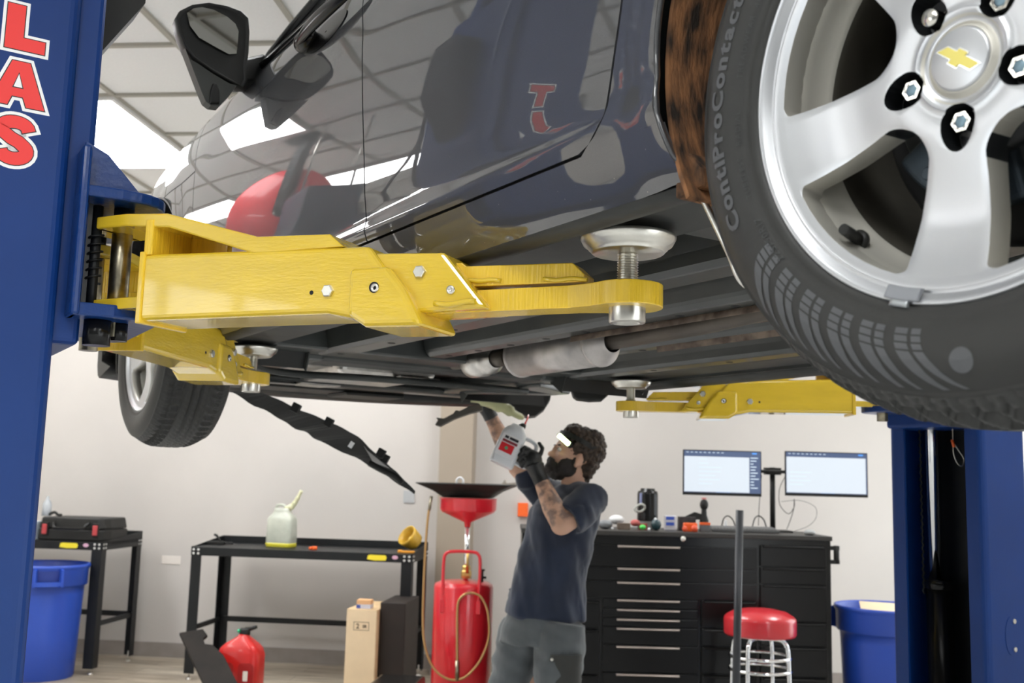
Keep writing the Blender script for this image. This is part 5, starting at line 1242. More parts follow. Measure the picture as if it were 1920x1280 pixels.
# monitors on a stand
M['scr'] = mat('lit_screen_white', (.25, .27, .30), .3, em=.46, emc=(.82, .91, 1.0)); M['scr_d'] = mat('lit_screen_navy', (.03, .05, .10), .3, em=.10, emc=(.35, .5, 1.)); M['scr_t'] = mat('screen_grey_text', (.4, .5, .6), .3, em=.38, emc=(.72, .83, .92)); M['scr_b'] = mat('screen_blue', (.05, .2, .6), .3, em=.5, emc=(.1, .4, 1))
def monitor(label, px0, px1, py0, py1, side, dy=.34, yaw=0):
    a = atY(px0, py0, CY+dy); b_ = atY(px1, py1, CY+dy); w_ = b_.x-a.x; h = a.z-b_.z; c = V(((a.x+b_.x)/2, CY+dy, b_.z))
    t = thing('monitor', label, 'monitor', c, yaw, 'pair of monitors'); B = BASE[t.name]
    mb = MB(); mb.box((-w_/2, 0, 0), (w_/2, .018, h), B); mb.box((-w_/4, .018, h*.2), (w_/4, .04, h*.7), B); mb.build('monitor_case', M['black_p'], t, bevel=.003)
    s = MB(); s.box((-w_/2+.006, -.0012, .018), (w_/2-.006, 0, h-.006), B); sc = s.build('screen', M['scr_d'], t)
    xr = w_/2-.006-(.072 if side else .008); s = MB(); s.box((-w_/2+.008, -.0020, .022), (xr, -.0012, h-.036-(.006 if side else 0)), B); s.build('page', M['scr'], sc)
    s = MB()
    rnd = random.Random(3)
    for i in range(7 if side else 4):
        y = h*(.25+.09*i); x = -w_/2+.10 if side else -w_/2+.03; s.box((x, -.0024, y), (x+rnd.uniform(.05, .2), -.0020, y+.004), B)
    s.build('page_text', M['scr_t'], sc)
    s = MB()
    if side:
        for i in range(11): y = .05+i*.019; s.box((xr+.008, -.0018, y), (xr+.02+rnd.random()*.04, -.0012, y+.006), B)
    for i in range(9): s.box((-w_/2+.02+i*.028, -.0018, h-.018), (-w_/2+.035+i*.028, -.0012, h-.014), B)
    s.build('toolbar', M['scr_t'], sc)
    s = MB(); s.box((w_/2-.06, -.0018, h-.020), (w_/2-.03, -.0012, h-.012), B); s.box((-.04, -.0018, .021), (.05, -.0012, .024), B); s.build('blue_button', M['scr_b'], sc)
    return t
monitor('left monitor showing a white page with a dark side bar', 1281, 1428, 842, 931, True)
monitor('right monitor showing an almost blank white page', 1472, 1628, 845, 933, False)
p = top(1449, .44); t = thing('monitor_stand', 'black pole stand with two arms carrying both monitors', 'monitor stand', p)
mb = MB(); mb.box((-.11, -.08, 0), (.11, .10, .012), Matrix.Translation(p)); mb.build('foot_plate', M['black_p'], t, bevel=.003)
z1 = zt(1449, 876, .44); mb = MB(); mb.cyl(p+UP*.01, V((p.x, p.y, z1)), .017); mb.build('pole', M['black_p'], t)
za = zt(1449, 884, .44); mb = MB(); mb.box((-.05, -.03, za-CH-.02), (.05, .03, za-CH+.025), Matrix.Translation(p)); mb.cyl(V((atY(1424, 884, CY+.4).x, CY+.395, za)), V((atY(1476, 884, CY+.4).x, CY+.395, za)), .011); mb.build('cross_arm', M['black_p'], t)
def cable(label, pts, r=.0022, m='black_p', name='cable'):
    mb = MB(); mb.tube(curve_pts([atY(x, y, CY+d) for x, y, d in pts], 6), r, 6); return mb.single(name, M[m], label, 'cable', group='cables behind the monitors')
cable('dark cable hanging straight below the left monitor', ((1428, 890, .42), (1424, 940, .42), (1422, 985, .4)))
cable('thin cable looping wide to the right of the monitor stand', ((1465, 940, .40), (1500, 938, .42), (1528, 950, .42), (1530, 970, .4), (1515, 986, .38), (1485, 997, .30)), .0015)
cable('cable drooping between stand and right monitor', ((1475, 888, .42), (1462, 915, .44), (1462, 945, .44), (1478, 963, .43), (1489, 950, .43), (1489, 935, .43)))
cable('thin cable running from the right monitor down to the chest', ((1489, 935, .43), (1488, 955, .42), (1480, 980, .4), (1475, 992, .38)))
# small things on the chest top, left to right
def put(mb, name, m, label, cat, **k): return mb.single(name, m, label, cat, **k)
def blob(px, py, dy, rx, rz, m, name, label, cat, ry=None):
    p = atY(px, py, CY+dy); p.z = max(p.z, CH+rz); mb = MB(); mb.ell(p, rx, ry or rx, rz); return put(mb, name, m, label, cat)
def tall(px0, px1, py0, py1, dy, m, name, label, cat, d=None, bevel=.003):
    a = atY(px0, py0, CY+dy); b_ = atY(px1, py1, CY+dy); w_ = b_.x-a.x; mb = MB(); mb.box((a.x, CY+dy, CH), (b_.x, CY+dy+(d or w_*.6), a.z)); return put(mb, name, m, label, cat, bevel=bevel)
# black canister with strap
a = atY(1197, 915, CY+.3); b_ = atY(1236, 915, CY+.3); r = (b_.x-a.x)/2; c = V(((a.x+b_.x)/2, CY+.35, CH)); hh = a.z-CH
t = thing('canister', 'tall black canister with a looped grey strap on the chest', 'canister', c); f = Matrix.Translation(c)
mb = MB(); mb.lathe([(0, 0), (r*.98, 0), (r, .03), (r, hh*.86), (r*.93, hh*.93), (r*.7, hh*.95), (r*.7, hh), (0, hh)], f, 36); mb.build('canister_body', M['black_g'], t)
mb = MB(); mb.lathe([(r*1.01, .005), (r*1.01, .05)], f, 36); mb.build('grey_base_band', mat('grey_band', (.20, .21, .20), .5), t)
mb = MB(); mb.box((-r*.85, -r*.7-.004, hh*.62), (-r*.55, -r*.7+.03, hh*.88), f); mb.build('lilac_patch', mat('flat_lilac', (.30, .33, .55), .4), t)  # small lilac patch on the canister's upper left
p = atY(1200, 950, CY+.24); mb = MB(); mb.tube(curve_pts([p+V((-.012, 0, -.03)), p+V((-.035, 0, -.012)), p+V((0, 0, .016)), p+V((.026, .0, .01)), p+V((.03, .02, -.01)), p+V((.005, .01, -.028)), p+V((-.03, 0, -.03))], 5), .0065, 8); mb.build('strap', mat('grey_strap', (.45, .46, .42), .5), t)
blob(1135, 985, .2, .045, .028, mat('grey_lump_cloth', (.20, .21, .22), .7, nv=.3), 'crumpled_rag', 'crumpled grey rag on the chest beside the person', 'rag')
blob(1156, 974, .3, .05, .03, mat('clear_wrap', (.70, .70, .70), .3), 'plastic_bag', 'pale crumpled plastic bag at the left of the chest top', 'plastic bag')
tall(1158, 1182, 980, 996, .15, mat('brown_tin', (.16, .12, .09), .4, nv=.3), 'parts_tin', 'small brown framed tin box on the chest', 'tin')
blob(1191, 980, .22, .030, .022, mat('pink_red_cloth', (.50, .12, .11), .7), 'pink_cloth', 'pinkish red cloth left of the black canister', 'cloth')
tall(1198, 1214, 981, 989, .2, mat('dark_red_box', (.32, .04, .04), .5), 'red_box', 'small dark red box in front of the canister', 'box')
blob(1205, 988, .12, .020, .016, mat('lime_green', (.08, .60, .10), .4), 'green_ball', 'bright green ball shaped cap on the chest', 'cap')
blob(1217, 992, .08, .009, .009, M['white'], 'white_knob', 'small white knob on the front of the chest top', 'knob')  # a white knob, like the tiny one below
blob(1148, 990, .08, .007, .007, M['white'], 'white_knob', 'tiny white knob next to the brown tin', 'knob')
tb_ = blob(1230, 986, .16, .032, .036, mat('dark_teal_bottle', (.012, .045, .055), .3, coat=.3), 'teal_bottle', 'round dark teal bottle with a white cap on the chest', 'bottle')
mb = MB(); mb.ell(atY(1229, 973, CY+.15), .009, .009, .009); mb.build('white_cap', M['white'], tb_)
a = tall(1247, 1268, 966, 990, .26, mat('white_carton', (.62, .62, .66), .5), 'parts_box', 'white and blue small parts box on the chest', 'box')
tb = BASE[a.name]; mb = MB()
a0 = atY(1249, 968, CY+.258); b0 = atY(1264, 985, CY+.258)
mb.box((a0.x, CY+.2575, b0.z), (b0.x, CY+.2595, b0.z+.02)); mb.box((a0.x, CY+.2575, a0.z-.02), (b0.x, CY+.2595, a0.z)); mb.build('blue_print', mat('bright_blue_print', (.04, .10, .50), .5), a)
tall(1273, 1305, 968, 990, .28, mat('dark_box', (.035, .03, .03), .5, nv=.5, ns=30), 'product_box', 'dark printed box behind the orange pieces', 'box')
# joystick like tool: base, stem, knob
c = atY(1320, 990, CY+.33); c.z = CH; t = thing('battery_tool', 'upright black cordless tool with a knobbed top', 'power tool', c); f = Matrix.Translation(c); h1 = zt(1320, 945, .33)-CH
mb = MB(); mb.lathe([(0, 0), (.030, 0), (.028, h1*.4), (.018, h1*.6), (.016, h1*.8)], f, 20); mb.build('tool_grip', M['black_p'], t)
mb = MB(); mb.ell(c+UP*h1*.98, .027, .027, .036); mb.build('tool_head', M['black_p'], t)
mb = MB(); mb.lathe([(.020, h1*1.20), (.014, h1*1.24), (0, h1*1.25)], f, 20); mb.build('red_top', mat('dull_red_top', (.40, .08, .07), .5), t)
mb = MB(); mb.prism([(-.11, h1*.40), (-.02, h1*.42), (-.01, h1*.62), (-.06, h1*.70), (-.12, h1*.52)], frame(c, V((1, 0, 0)), UP), -.015, .015); mb.build('tool_arm', M['black_p'], t, bevel=.004)
tall(1283, 1308, 980, 990, .12, M['orange'], 'orange_block', 'orange plastic block lying behind the two orange balls', 'block', bevel=.006)
rd = mat('orange_red_plastic', (.72, .09, .03), .35)
blob(1284, 992, .08, .016, .018, rd, 'orange_ball', 'smaller orange red ball at the front of the chest, left one', 'ball')
blob(1302, 993, .08, .021, .022, rd, 'orange_ball', 'larger orange red ball at the front of the chest, right one', 'ball')
c = tall(1313, 1332, 984, 998, .14, mat('grey_tin', (.13, .13, .13), .4, .3), 'grey_tin', 'small grey tin with an orange lid on the chest', 'tin')
a0 = atY(1313, 979, CY+.14); b0 = atY(1332, 984, CY+.14); mb = MB(); mb.box((a0.x, CY+.138, b0.z), (b0.x, CY+.17, a0.z)); mb.build('orange_lid', M['orange'], c)
a0 = top(1336, .16); b0 = top(1462, .16); mb = MB(); kf = frame(a0+UP*.002, V((1, 0, 0)), V((0, 1, .08)))
t = thing('keyboard', 'dark grey computer keyboard lying on the chest top', 'keyboard', a0); wk = b0.x-a0.x
mb.box((0, 0, 0), (wk, .15, .018), kf); mb.build('keyboard_case', mat('dark_grey_keyboard', (.10, .10, .10), .5), t, bevel=.003)
mb = MB()
for r_ in range(5):
    for c_ in range(20): mb.box((.008+c_*(wk-.02)/20, .012+r_*.026, .018), (.008+c_*(wk-.02)/20+.015, .012+r_*.026+.020, .024), kf)
k_ = mb.build('keys', mat('grey_keys', (.15, .15, .15), .5), t, kind='stuff')
c = top(1518, .12); mb = MB(); mb.ell(c+UP*.016, .033, .05, .018); mb.single('mouse', mat('silver_grey_mouse', (.35, .36, .36), .35), 'grey computer mouse at the right end of the chest', 'mouse')
for i, (x0_, lab) in enumerate(((1352, 'brown cable arch left of the black pole on the chest'), (1410, 'brown cable arch right of the black pole on the chest'))):
    cable(lab, ((x0_, 990, .35), (x0_+5, 972, .36), (x0_+13, 967, .37), (x0_+22, 974, .37), (x0_+27, 988, .36)), .004, 'black_p')
c = tall(1358, 1363, 975, 988, .3, M['white'], 'usb_plug', 'small white plug standing between the cable arches', 'plug')

# ------------------------------------------------------------------ stool and pole
def stool():
    Yc = 6.0; k = Yc/1950; c = atY(1425, 1200, Yc); t = thing('shop_stool', 'round red cushioned stool with chrome legs in front of the chest', 'stool', (c.x, c.y, 0)); B = BASE[t.name]
    zt_ = atY(1425, 1150, Yc).z; zb = atY(1425, 1190, Yc).z; r = 65*k
    mb = MB(); mb.lathe([(0, zt_+.028), (r*.45, zt_+.024), (r*.75, zt_+.012), (r*.93, zt_-.010), (r*.985, zt_-.022), (r*1.0, zt_-.035), (r, zb+.012), (r*.97, zb), (0, zb)], B, 64)
    mb.build('seat_cushion', mat('red_vinyl_cushion', (.58, .025, .035), .30, coat=.35), t)
    mb = MB(); mb.lathe([(r*.55, zb-.012), (r*.9, zb-.004), (r*.9, zb)], B, 48); mb.build('seat_plate', M['chrome'], t)
    for i in range(4):
        A = R_(45+90*i+8); d = V((math.cos(A), math.sin(A), 0))
        pts = [B @ (d*r*.25+UP*(zb-.014)), B @ (d*r*.58+UP*(zb-.016)), B @ (d*r*.74+UP*(zb-.035)), B @ (d*r*.82+UP*(zb-.09)), B @ (d*r*.86+UP*.35), B @ (d*r*.95+UP*.012)]
        mb = MB(); mb.tube(curve_pts(pts, 5), .0125, 12); lg = mb.build('leg', M['chrome'], t)
        mb = MB(); mb.lathe([(0, 0), (.017, 0), (.017, .03), (.013, .035)], frame(B @ (d*r*.95), RX, RY, UP), 14, True); mb.build('rubber_foot', M['black_p'], lg)
    for zz, rr in ((zb-.115, .84), (zb-.185, .85)):
        mb = MB(); mb.tube([B @ V((r*rr*math.cos(2*math.pi*i/48), r*rr*math.sin(2*math.pi*i/48), zz)) for i in range(48)], .0095, 10, True); mb.build('foot_ring', M['chrome'], t)
stool()
Yc = 5.4; a = atY(1387, 956, Yc); bb = atY(1380, 1300, Yc); e = bb+(bb-a)*((bb.z-.02)/(a.z-bb.z))
t = thing('pole_stand', 'slim dark grey metal pole standing in front of the red stool', 'pole', (e.x, e.y, 0))
mb = MB(); mb.cyl(V((e.x, e.y, .02)), a, .0195, seg=24); mb.build('pole', mat('dark_grey_tube', (.045, .048, .055), .4, .3, nv=.1), t)
mb = MB(); mb.lathe([(0, 0), (.15, 0), (.15, .008), (.04, .02), (.03, .05), (.0195, .06)], frame((e.x, e.y, 0), RX, RY, UP), 36); mb.build('round_base', M['black'], t)

# ------------------------------------------------------------------ wall things
pw = lambda px, py: (lambda d: CAM+d*((Y1-.0)/(d.dot(RY))))(ray(px, py))
def wallbox(px0, px1, py0, py1, th, m, name, label, cat, off=0):
    a = pw(px0, py0); b_ = pw(px1, py1); mb = MB(); xa = a.dot(RX); xb = b_.dot(RX); mb.box((xa, Y1-th-off, b_.z), (xb, Y1-off, a.z), RM); return mb.single(name, m, label, cat, bevel=.003)
pt = wallbox(757, 777, 919, 943, .008, mat('grey_cover_plate', (.42, .43, .44), .5), 'wall_plate', 'grey electrical cover plate on the wall left of the pilaster', 'wall plate')
wallbox(304, 338, 1041, 1058, .004, mat('painted_over_plate', (.70, .65, .60), .5), 'blank_plate', 'blank wall plate painted like the wall between the benches', 'wall plate')
q = atY(979, 957, 7.3); f = frame(q, RX, UP); mb = MB(); 
o_ = wallbox(972, 990, 942, 968, .05, M['orange'], 'orange_holder', 'orange plastic holder on the wall behind the person', 'holder')
a = atY(235, 366, 6.9); b_ = atY(272, 373, 6.9); mb = MB(); mb.box((a.x, 6.9, b_.z), (b_.x, 6.91, a.z)); mb.box(((a.x+b_.x)/2-.002, 6.9, a.z), ((a.x+b_.x)/2+.002, 6.904, HC-.0)); mb.single('blue_tag', mat('sky_blue_sign', (.12, .38, .68), .5), 'sky blue strip sign hung under the ceiling beyond the lift post', 'sign')

# ------------------------------------------------------------------ hanging under tray and trim strip
def tray():
    # spine traced along its length from the bumper down to its free end, with real width across the car
    top_ = [(470, 730, 3.75), (510, 743, 3.82), (553, 764, 3.88), (600, 783, 3.95), (640, 801, 4.0), (672, 819, 4.05), (700, 846, 4.1), (733, 875, 4.15), (752, 893, 4.18), (779, 921, 4.22)]
    bot = [(430, 733, 3.75), (476, 760, 3.82), (515, 779, 3.88), (545, 799, 3.95), (575, 812, 4.0), (600, 828, 4.05), (655, 853, 4.1), (695, 874, 4.15), (738, 901, 4.18), (777, 927, 4.22)]
    t = thing('splash_shield', 'black perforated under tray hanging diagonally from the front bumper', 'under tray', atY(779, 925, 4.2))
    A = [atY(*p) for p in top_]; Bq = [atY(*p) for p in bot]; A = curve_pts(A, 4); Bq = curve_pts(Bq, 4)
    dv = V((-.055, .30, .014))
    mb = MB(); rg = []
    n = len(A)
    for i in range(n):
        f = i/(n-1); w_ = dv*(1-.5*f); lip = .003*math.sin(i*1.3)
        rg.append([Bq[i]+UP*lip, A[i]+UP*lip*.5, A[i]+w_, A[i]+w_-UP*.012, A[i]*.85+Bq[i]*.15+w_*.5, Bq[i]*.8+A[i]*.2+w_*.15])
    mb.loft(rg, True, False); b = mb.build('tray_body', M['black_p'], t, bevel=.002)
    for px, py, y_ in ((555, 763, 3.87), (617, 790, 3.96), (715, 848, 4.1), (722, 858, 4.12)):
        q = atY(px, py, y_); mb = MB(); mb.box((-.016, -.01, -.02), (.016, .02, .014), frame(q, V((1, 0, -.5)), V((0, 1, 0)))); mb.build('clip_tab', M['black_p'], t, bevel=.003)
    mesh_m = mat('grey_mesh', (.30, .29, .28), .6); vd = []
    p4 = [atY(*p)+V((0, -.012, 0)) for p in ((683, 836, 4.05), (690, 845, 4.07), (731, 878, 4.12), (700, 866, 4.10))]
    mb = MB(); mb.add(p4, [(0, 1, 2, 3)]); mb.build('mesh_panel', mesh_m, t, solid=.002)
    mb = MB(); rr = [atY(x, y, 4.06)+V((0, -.03, 0)) for x, y in ((694, 868), (716, 880), (742, 893), (756, 905))]; mb.tube(curve_pts(rr, 4), .012, 8); mb.build('stiffening_bead', M['black_p'], t)
    mb = MB(); mb.box((-.008, -.004, -.012), (.008, .004, .012), frame(atY(660, 834, 4.0)+V((0, -.02, 0)), V((1, 0, -.6)), V((0, 1, 0)))); mb.build('slot', M['white'], t)
tray()
def strip():
    Ys = 4.55
    pts = [(816, 797), (822, 788), (818, 783), (833, 785), (850, 776), (856, 769), (862, 771), (880, 762), (905, 756), (905, 770), (880, 776), (850, 787), (826, 800)]
    a = atY(816, 800, Ys); f = frame(V((0, Ys, 0)), V((1, 0, 0)), UP); mb = MB(); mb.prism([(atY(x, y, Ys).x, atY(x, y, Ys).z) for x, y in pts], f, -.03, .03)
    mb.single('trim_strip', mat('grey_brown_trim', (.085, .075, .062), .5), 'grey brown plastic strip held up behind the raised gloved hand', 'trim strip', bevel=.004)
strip()
# black front liner of the right wheel opening and small flap behind it, parts of the car
mb = MB(); Yq = 5.12; pts = [(948, 736), (950, 748), (958, 762), (972, 776), (988, 783), (1004, 781), (1020, 769), (1030, 753), (1034, 733), (1034, 715), (948, 715)]
mb.prism([(atY(x, y, Yq).x, atY(x, y, Yq).z) for x, y in pts], frame(V((0, Yq, 0)), V((1, 0, 0)), UP), -.10, .10); mb.build('fender_liner_tail', M['black_p'], CAR, bevel=.01, bseg=3)
mb = MB(); Yq = 3.85; pts = [(1071, 733), (1075, 745), (1082, 750), (1105, 753), (1128, 752), (1137, 744), (1145, 735), (1145, 728), (1071, 728)]
mb.prism([(atY(x, y, Yq).x, atY(x, y, Yq).z) for x, y in pts], frame(V((0, Yq, 0)), V((1, 0, 0)), UP), -.04, .04); mb.build('air_deflector', M['black_p'], CAR, bevel=.008, bseg=3)
# ------------------------------------------------------------------ the mechanic
YP = 4.72; KP = YP/FPX
def q(px, py, d=0): return atY(px, py, YP+d)
def skin_mat():
    m, t, b = nt('skin'); b.inputs['Roughness'].default_value = .5; b.inputs['Subsurface Weight'].default_value = .12; b.inputs['Subsurface Radius'].default_value = (.012, .005, .003)
    tc = t.nodes.new('ShaderNodeTexCoord'); n = t.nodes.new('ShaderNodeTexNoise'); n.inputs['Scale'].default_value = 26; n.inputs['Detail'].default_value = 4
    r = t.nodes.new('ShaderNodeValToRGB'); e = r.color_ramp.elements; e[0].position = .40; e[0].color = (.12, .085, .075, 1); e[1].position = .56; e[1].color = (.56, .33, .22, 1)
    t.links.new(tc.outputs['Object'], n.inputs['Vector']); t.links.new(n.outputs['Fac'], r.inputs['Fac'])
    # tattoos only on the forearms: they lie left of the chest in the body's own axes
    at = t.nodes.new('ShaderNodeAttribute'); at.attribute_name = 'tattoo'; mx = t.nodes.new('ShaderNodeMixRGB'); mx.inputs[1].default_value = (.56, .33, .23, 1)
    t.links.new(at.outputs['Fac'], mx.inputs[0]); t.links.new(r.outputs['Color'], mx.inputs[2]); t.links.new(mx.outputs[0], b.inputs['Base Color'])
    return m
def cloth(name, c, nv=.12, r=.85, ns=6):
    return mat(name, c, r, nv=nv, ns=ns, sheen=.25, bump=.35, bs=22)
M['skin'] = skin_mat()
foot = q(1035, 1000); PB = Matrix.Translation((foot.x, YP, 0))
T = R_(22); hf = V((-math.cos(T), -.22, math.sin(T))).normalized(); hl = V((hf.y, -hf.x, 0)).normalized()     # face direction, head's left (towards the camera)
if hl.y > 0: hl = -hl
hu = hl.cross(hf).normalized()
if hu.z < 0: hu = -hu
HO = q(1078, 856); HF = frame(HO, hf, hl, hu); HR = HF.to_3x3().to_4x4()
def he(mb, c, r, **k): mb.ell(HF @ V(c), r[0], r[1], r[2], HF, seg=24, **k)
LE, LW = q(1052, 984, -.20), q(1011, 893, -.14)          # near elbow, near wrist
RE, RW = q(966, 872, .10), q(917, 775, .06)              # far elbow, far wrist
LS, RS = q(1108, 938, -.10), q(1022, 926, .16)
mb = MB()
he(mb, (-.004, 0, .022), (.097, .075, .098)); he(mb, (.040, 0, -.030), (.056, .060, .078)); he(mb, (.052, 0, -.083), (.040, .042, .032)); he(mb, (.055, 0, .02), (.044, .060, .055))
he(mb, (.108, 0, -.034), (.017, .015, .013)); he(mb, (.100, 0, -.015), (.012, .010, .032)); he(mb, (.098, .010, -.038), (.012, .010, .009)); he(mb, (.098, -.010, -.038), (.012, .010, .009))
he(mb, (.095, 0, -.062), (.011, .022, .006)); he(mb, (.092, 0, -.071), (.011, .019, .006))
for s in (1, -1):
    he(mb, (.083, s*.030, .018), (.014, .024, .010)); he(mb, (.066, s*.042, -.028), (.024, .018, .016)); he(mb, (-.004, s*.078, -.020), (.019, .010, .032)); he(mb, (.004, s*.080, -.044), (.010, .008, .012)); he(mb, (.030, s*.052, -.070), (.04, .012, .025))
nk0 = q(1078, 925, 0); mb.tube([nk0, q(1076, 908, 0), HF @ V((-.015, 0, -.05))], [.066, .058, .058], 20)
# trunk (under the clothes), arms
mb.tube([q(1030, 1165), q(1032, 1100), q(1042, 1030), q(1058, 965), q(1070, 925)], [.085, .10, .11, .11, .065], 20)
mb.tube([q(1070, 935), LS, (LS+LE)/2, LE], [.06, .062, .055, .047], 16); mb.tube([q(1060, 935, .05), RS, (RS+RE)/2, RE], [.06, .058, .05, .043], 16)
def limb(a, b, r0, r1, r2, bulge=.35):
    d = b-a; return mb.tube([a, a+d*.12, a+d*bulge, a+d*.7, b], [r0*.95, r0, r1, (r1+r2)/2*.98, r2], 18)
limb(LE, LW, .045, .049, .031); limb(RE, RW, .043, .045, .029)
mb.ell(LE, .046, .046, .044)
for hp_, kn, an in ((q(1050, 1170, -.09), V((q(1052, 1380).x, YP-.10, .50)), V((q(1062, 1400).x, YP-.08, .10))), (q(1000, 1170, .09), V((q(975, 1380).x, YP+.08, .50)), V((q(962, 1400).x, YP+.10, .10)))):
    mb.tube([hp_, hp_*.5+kn*.5, kn, kn*.6+an*.4, an], [.060, .056, .050, .046, .040], 16)
body = mb.build('person', M['skin'], None, base=PB); fuse(body, .0062, 3); body.data.materials.clear(); body.data.materials.append(M['skin'])
props(body, 'bearded man in navy T-shirt reaching up under the raised car with a white fluid bottle', 'person')
at = body.data.attributes.new('tattoo', 'FLOAT', 'POINT')
for i, v in enumerate(body.data.vertices):
    p = PB @ v.co; f = 0
    for a, b_ in ((LE, LW), (RE, RW)):
        d = b_-a; k = (p-a).dot(d)/d.dot(d)
        if -.3 < k < 1.1 and ((p-a)-d*k).length < .07: f = max(f, sm((k+.05)/.12)*.75)
    at.data[i].value = f
BASE[body.name] = PB
# eyes
for s in (1, -1):
    e = MB(); he(e, (.0855, s*.030, -.002), (.0125, .0125, .0095)); ey = e.build('eye', mat('eye_white', (.6, .56, .52), .2) if s == 1 else bpy.data.materials['eye_white'], body)
    e = MB(); he(e, (.0935, s*.030, -.001), (.006, .006, .006)); e.build('iris', mat('dark_iris', (.03, .015, .01), .1) if s == 1 else bpy.data.materials['dark_iris'], ey)
    e = MB(); he(e, (.096, s*.031, .016), (.006, .020, .004)); e.build('eyebrow', mat('dark_hair', (.030, .017, .010), .6) if s == 1 else bpy.data.materials['dark_hair'], body)
hairm = mat('dark_brown_curly_hair', (.038, .022, .012), .65, nv=.5, ns=60, bump=1.0, bs=160)
def curl(o, amp, sc, seed):
    from mathutils import noise
    for v in o.data.vertices:
        n = noise.noise_vector(v.co*sc+V((seed, 0, 0))); n2 = noise.noise(v.co*sc*2.3+V((0, seed, 0))); v.co += v.normal*(abs(n.x)*amp+n2*amp*.5)
mb = MB(); he(mb, (-.018, 0, .048), (.106, .086, .093)); he(mb, (.030, 0, .098), (.055, .066, .038)); he(mb, (-.065, 0, -.02), (.045, .064, .075)); he(mb, (-.03, 0, .105), (.07, .07, .04))
hr = mb.build('hair', hairm, body); fuse(hr, .005, 1); curl(hr, .020, 34, 3.); hr.data.materials.clear(); hr.data.materials.append(hairm)
mb = MB(); he(mb, (.058, 0, -.092), (.054, .054, .040)); he(mb, (.075, 0, -.078), (.036, .044, .024)); he(mb, (.100, 0, -.053), (.013, .028, .0065))
for s in (1, -1): he(mb, (.030, s*.052, -.066), (.045, .019, .042)); he(mb, (.006, s*.066, -.03), (.016, .012, .035)); he(mb, (.096, s*.024, -.062), (.012, .008, .014))
bd = mb.build('beard', mat('near_black_beard', (.014, .009, .007), .7, bump=.8, bs=150), body); mm = bd.data.materials[0]; fuse(bd, .0042, 1); curl(bd, .006, 60, 7.); bd.data.materials.clear(); bd.data.materials.append(mm)
# headlamp
mb = MB(); rg = []
for i in range(48):
    a = 2*math.pi*i/48; c = V((-.006+.108*math.cos(a), .088*math.sin(a), .062+.012*math.cos(a))); o = V((math.cos(a), math.sin(a), 0))
    rg.append([HF @ (c+o*x+V((0, 0, y))) for x, y in ((0, -.011), (.004, -.011), (.004, .011), (0, .011))])
rg.append(rg[0]); mb.loft(rg, False, False); hs = mb.build('headlamp_strap', M['black_p'], body)
a = q(1050, 817, -.05); b_ = q(1069, 834, -.085); d = (b_-a).normalized()
A_ = HF.inverted()
mb = MB(); mb.tube([a-d*.012, a, b_, b_+d*.012], [.008, .014, .014, .008], 14); mb.build('headlamp_housing', M['black_p'], hs)
n_ = (V((-.55, -.83, .25))).normalized(); mb = MB(); mb.tube([a+n_*.008-d*.002, a+n_*.009, b_+n_*.009, b_+n_*.008+d*.002], [.005, .011, .011, .005], 14)
mb.build('headlamp_light', mat('lit_led_bar', (.9, 1, .7), .3, em=3.5, emc=(.80, 1.0, .50)), hs)
# T-shirt
def ering(px, py, wpx, dep, d=0, rot=0): 
    c = q(px, py, d); return [c+V((math.cos(2*math.pi*i/28)*wpx*KP, math.sin(2*math.pi*i/28)*dep, rot*math.cos(2*math.pi*i/28))) for i in range(28)]
navy = cloth('navy_cotton', (.008, .015, .036), .25)
mb = MB()
mb.loft([ering(1076, 909, 25, .060, 0, -.008), ering(1072, 918, 33, .075, 0, -.01), ering(1070, 928, 50, .115), ering(1066, 941, 60, .145), ering(1060, 960, 66, .155), ering(1054, 985, 68, .155), ering(1045, 1020, 67, .15), ering(1034, 1060, 66, .145), ering(1027, 1100, 70, .145), ering(1021, 1135, 74, .15), ering(1020, 1156, 75, .15, 0, -.012), ering(1020, 1158, 66, .13, 0, -.012)])
sl_e = LS+(LE-LS)*.80
mb.tube([q(1080, 938, -.03), LS+V((.0, 0, .0)), LS+(LE-LS)*.4, sl_e], [.085, .085, .080, .078], 20)
sr_e = RS+(RE-RS)*.62
mb.tube([q(1060, 940, .06), RS, sr_e], [.09, .078, .068], 20)
mb.tube([sr_e, q(986, 900, .09), q(981, 884, .09)], [.055, .050, .042], 14)
sh = mb.build('t_shirt', navy, body); fuse(sh, .0075, 4)
from mathutils import noise as _n
for v in sh.data.vertices:
    p = PB @ v.co
    k = _n.noise(V((p.x*11+p.z*5, p.y*9, p.z*2.2)))+.6*_n.noise(V((p.x*26+p.z*9, p.y*20, p.z*5))); k2 = math.sin(p.x*60+p.z*22+3*math.sin(p.z*9))
    v.co += v.normal*(k*(.014 if p.z < 1.40 else .006)+k2*.003*(1 if p.z < 1.35 else .0))
ms = sh.modifiers.new('s', 'SMOOTH'); ms.factor = .5; ms.iterations = 4; cook(sh)
for p_ in sh.data.polygons: p_.use_smooth = True
sh.data.materials.clear(); sh.data.materials.append(navy)
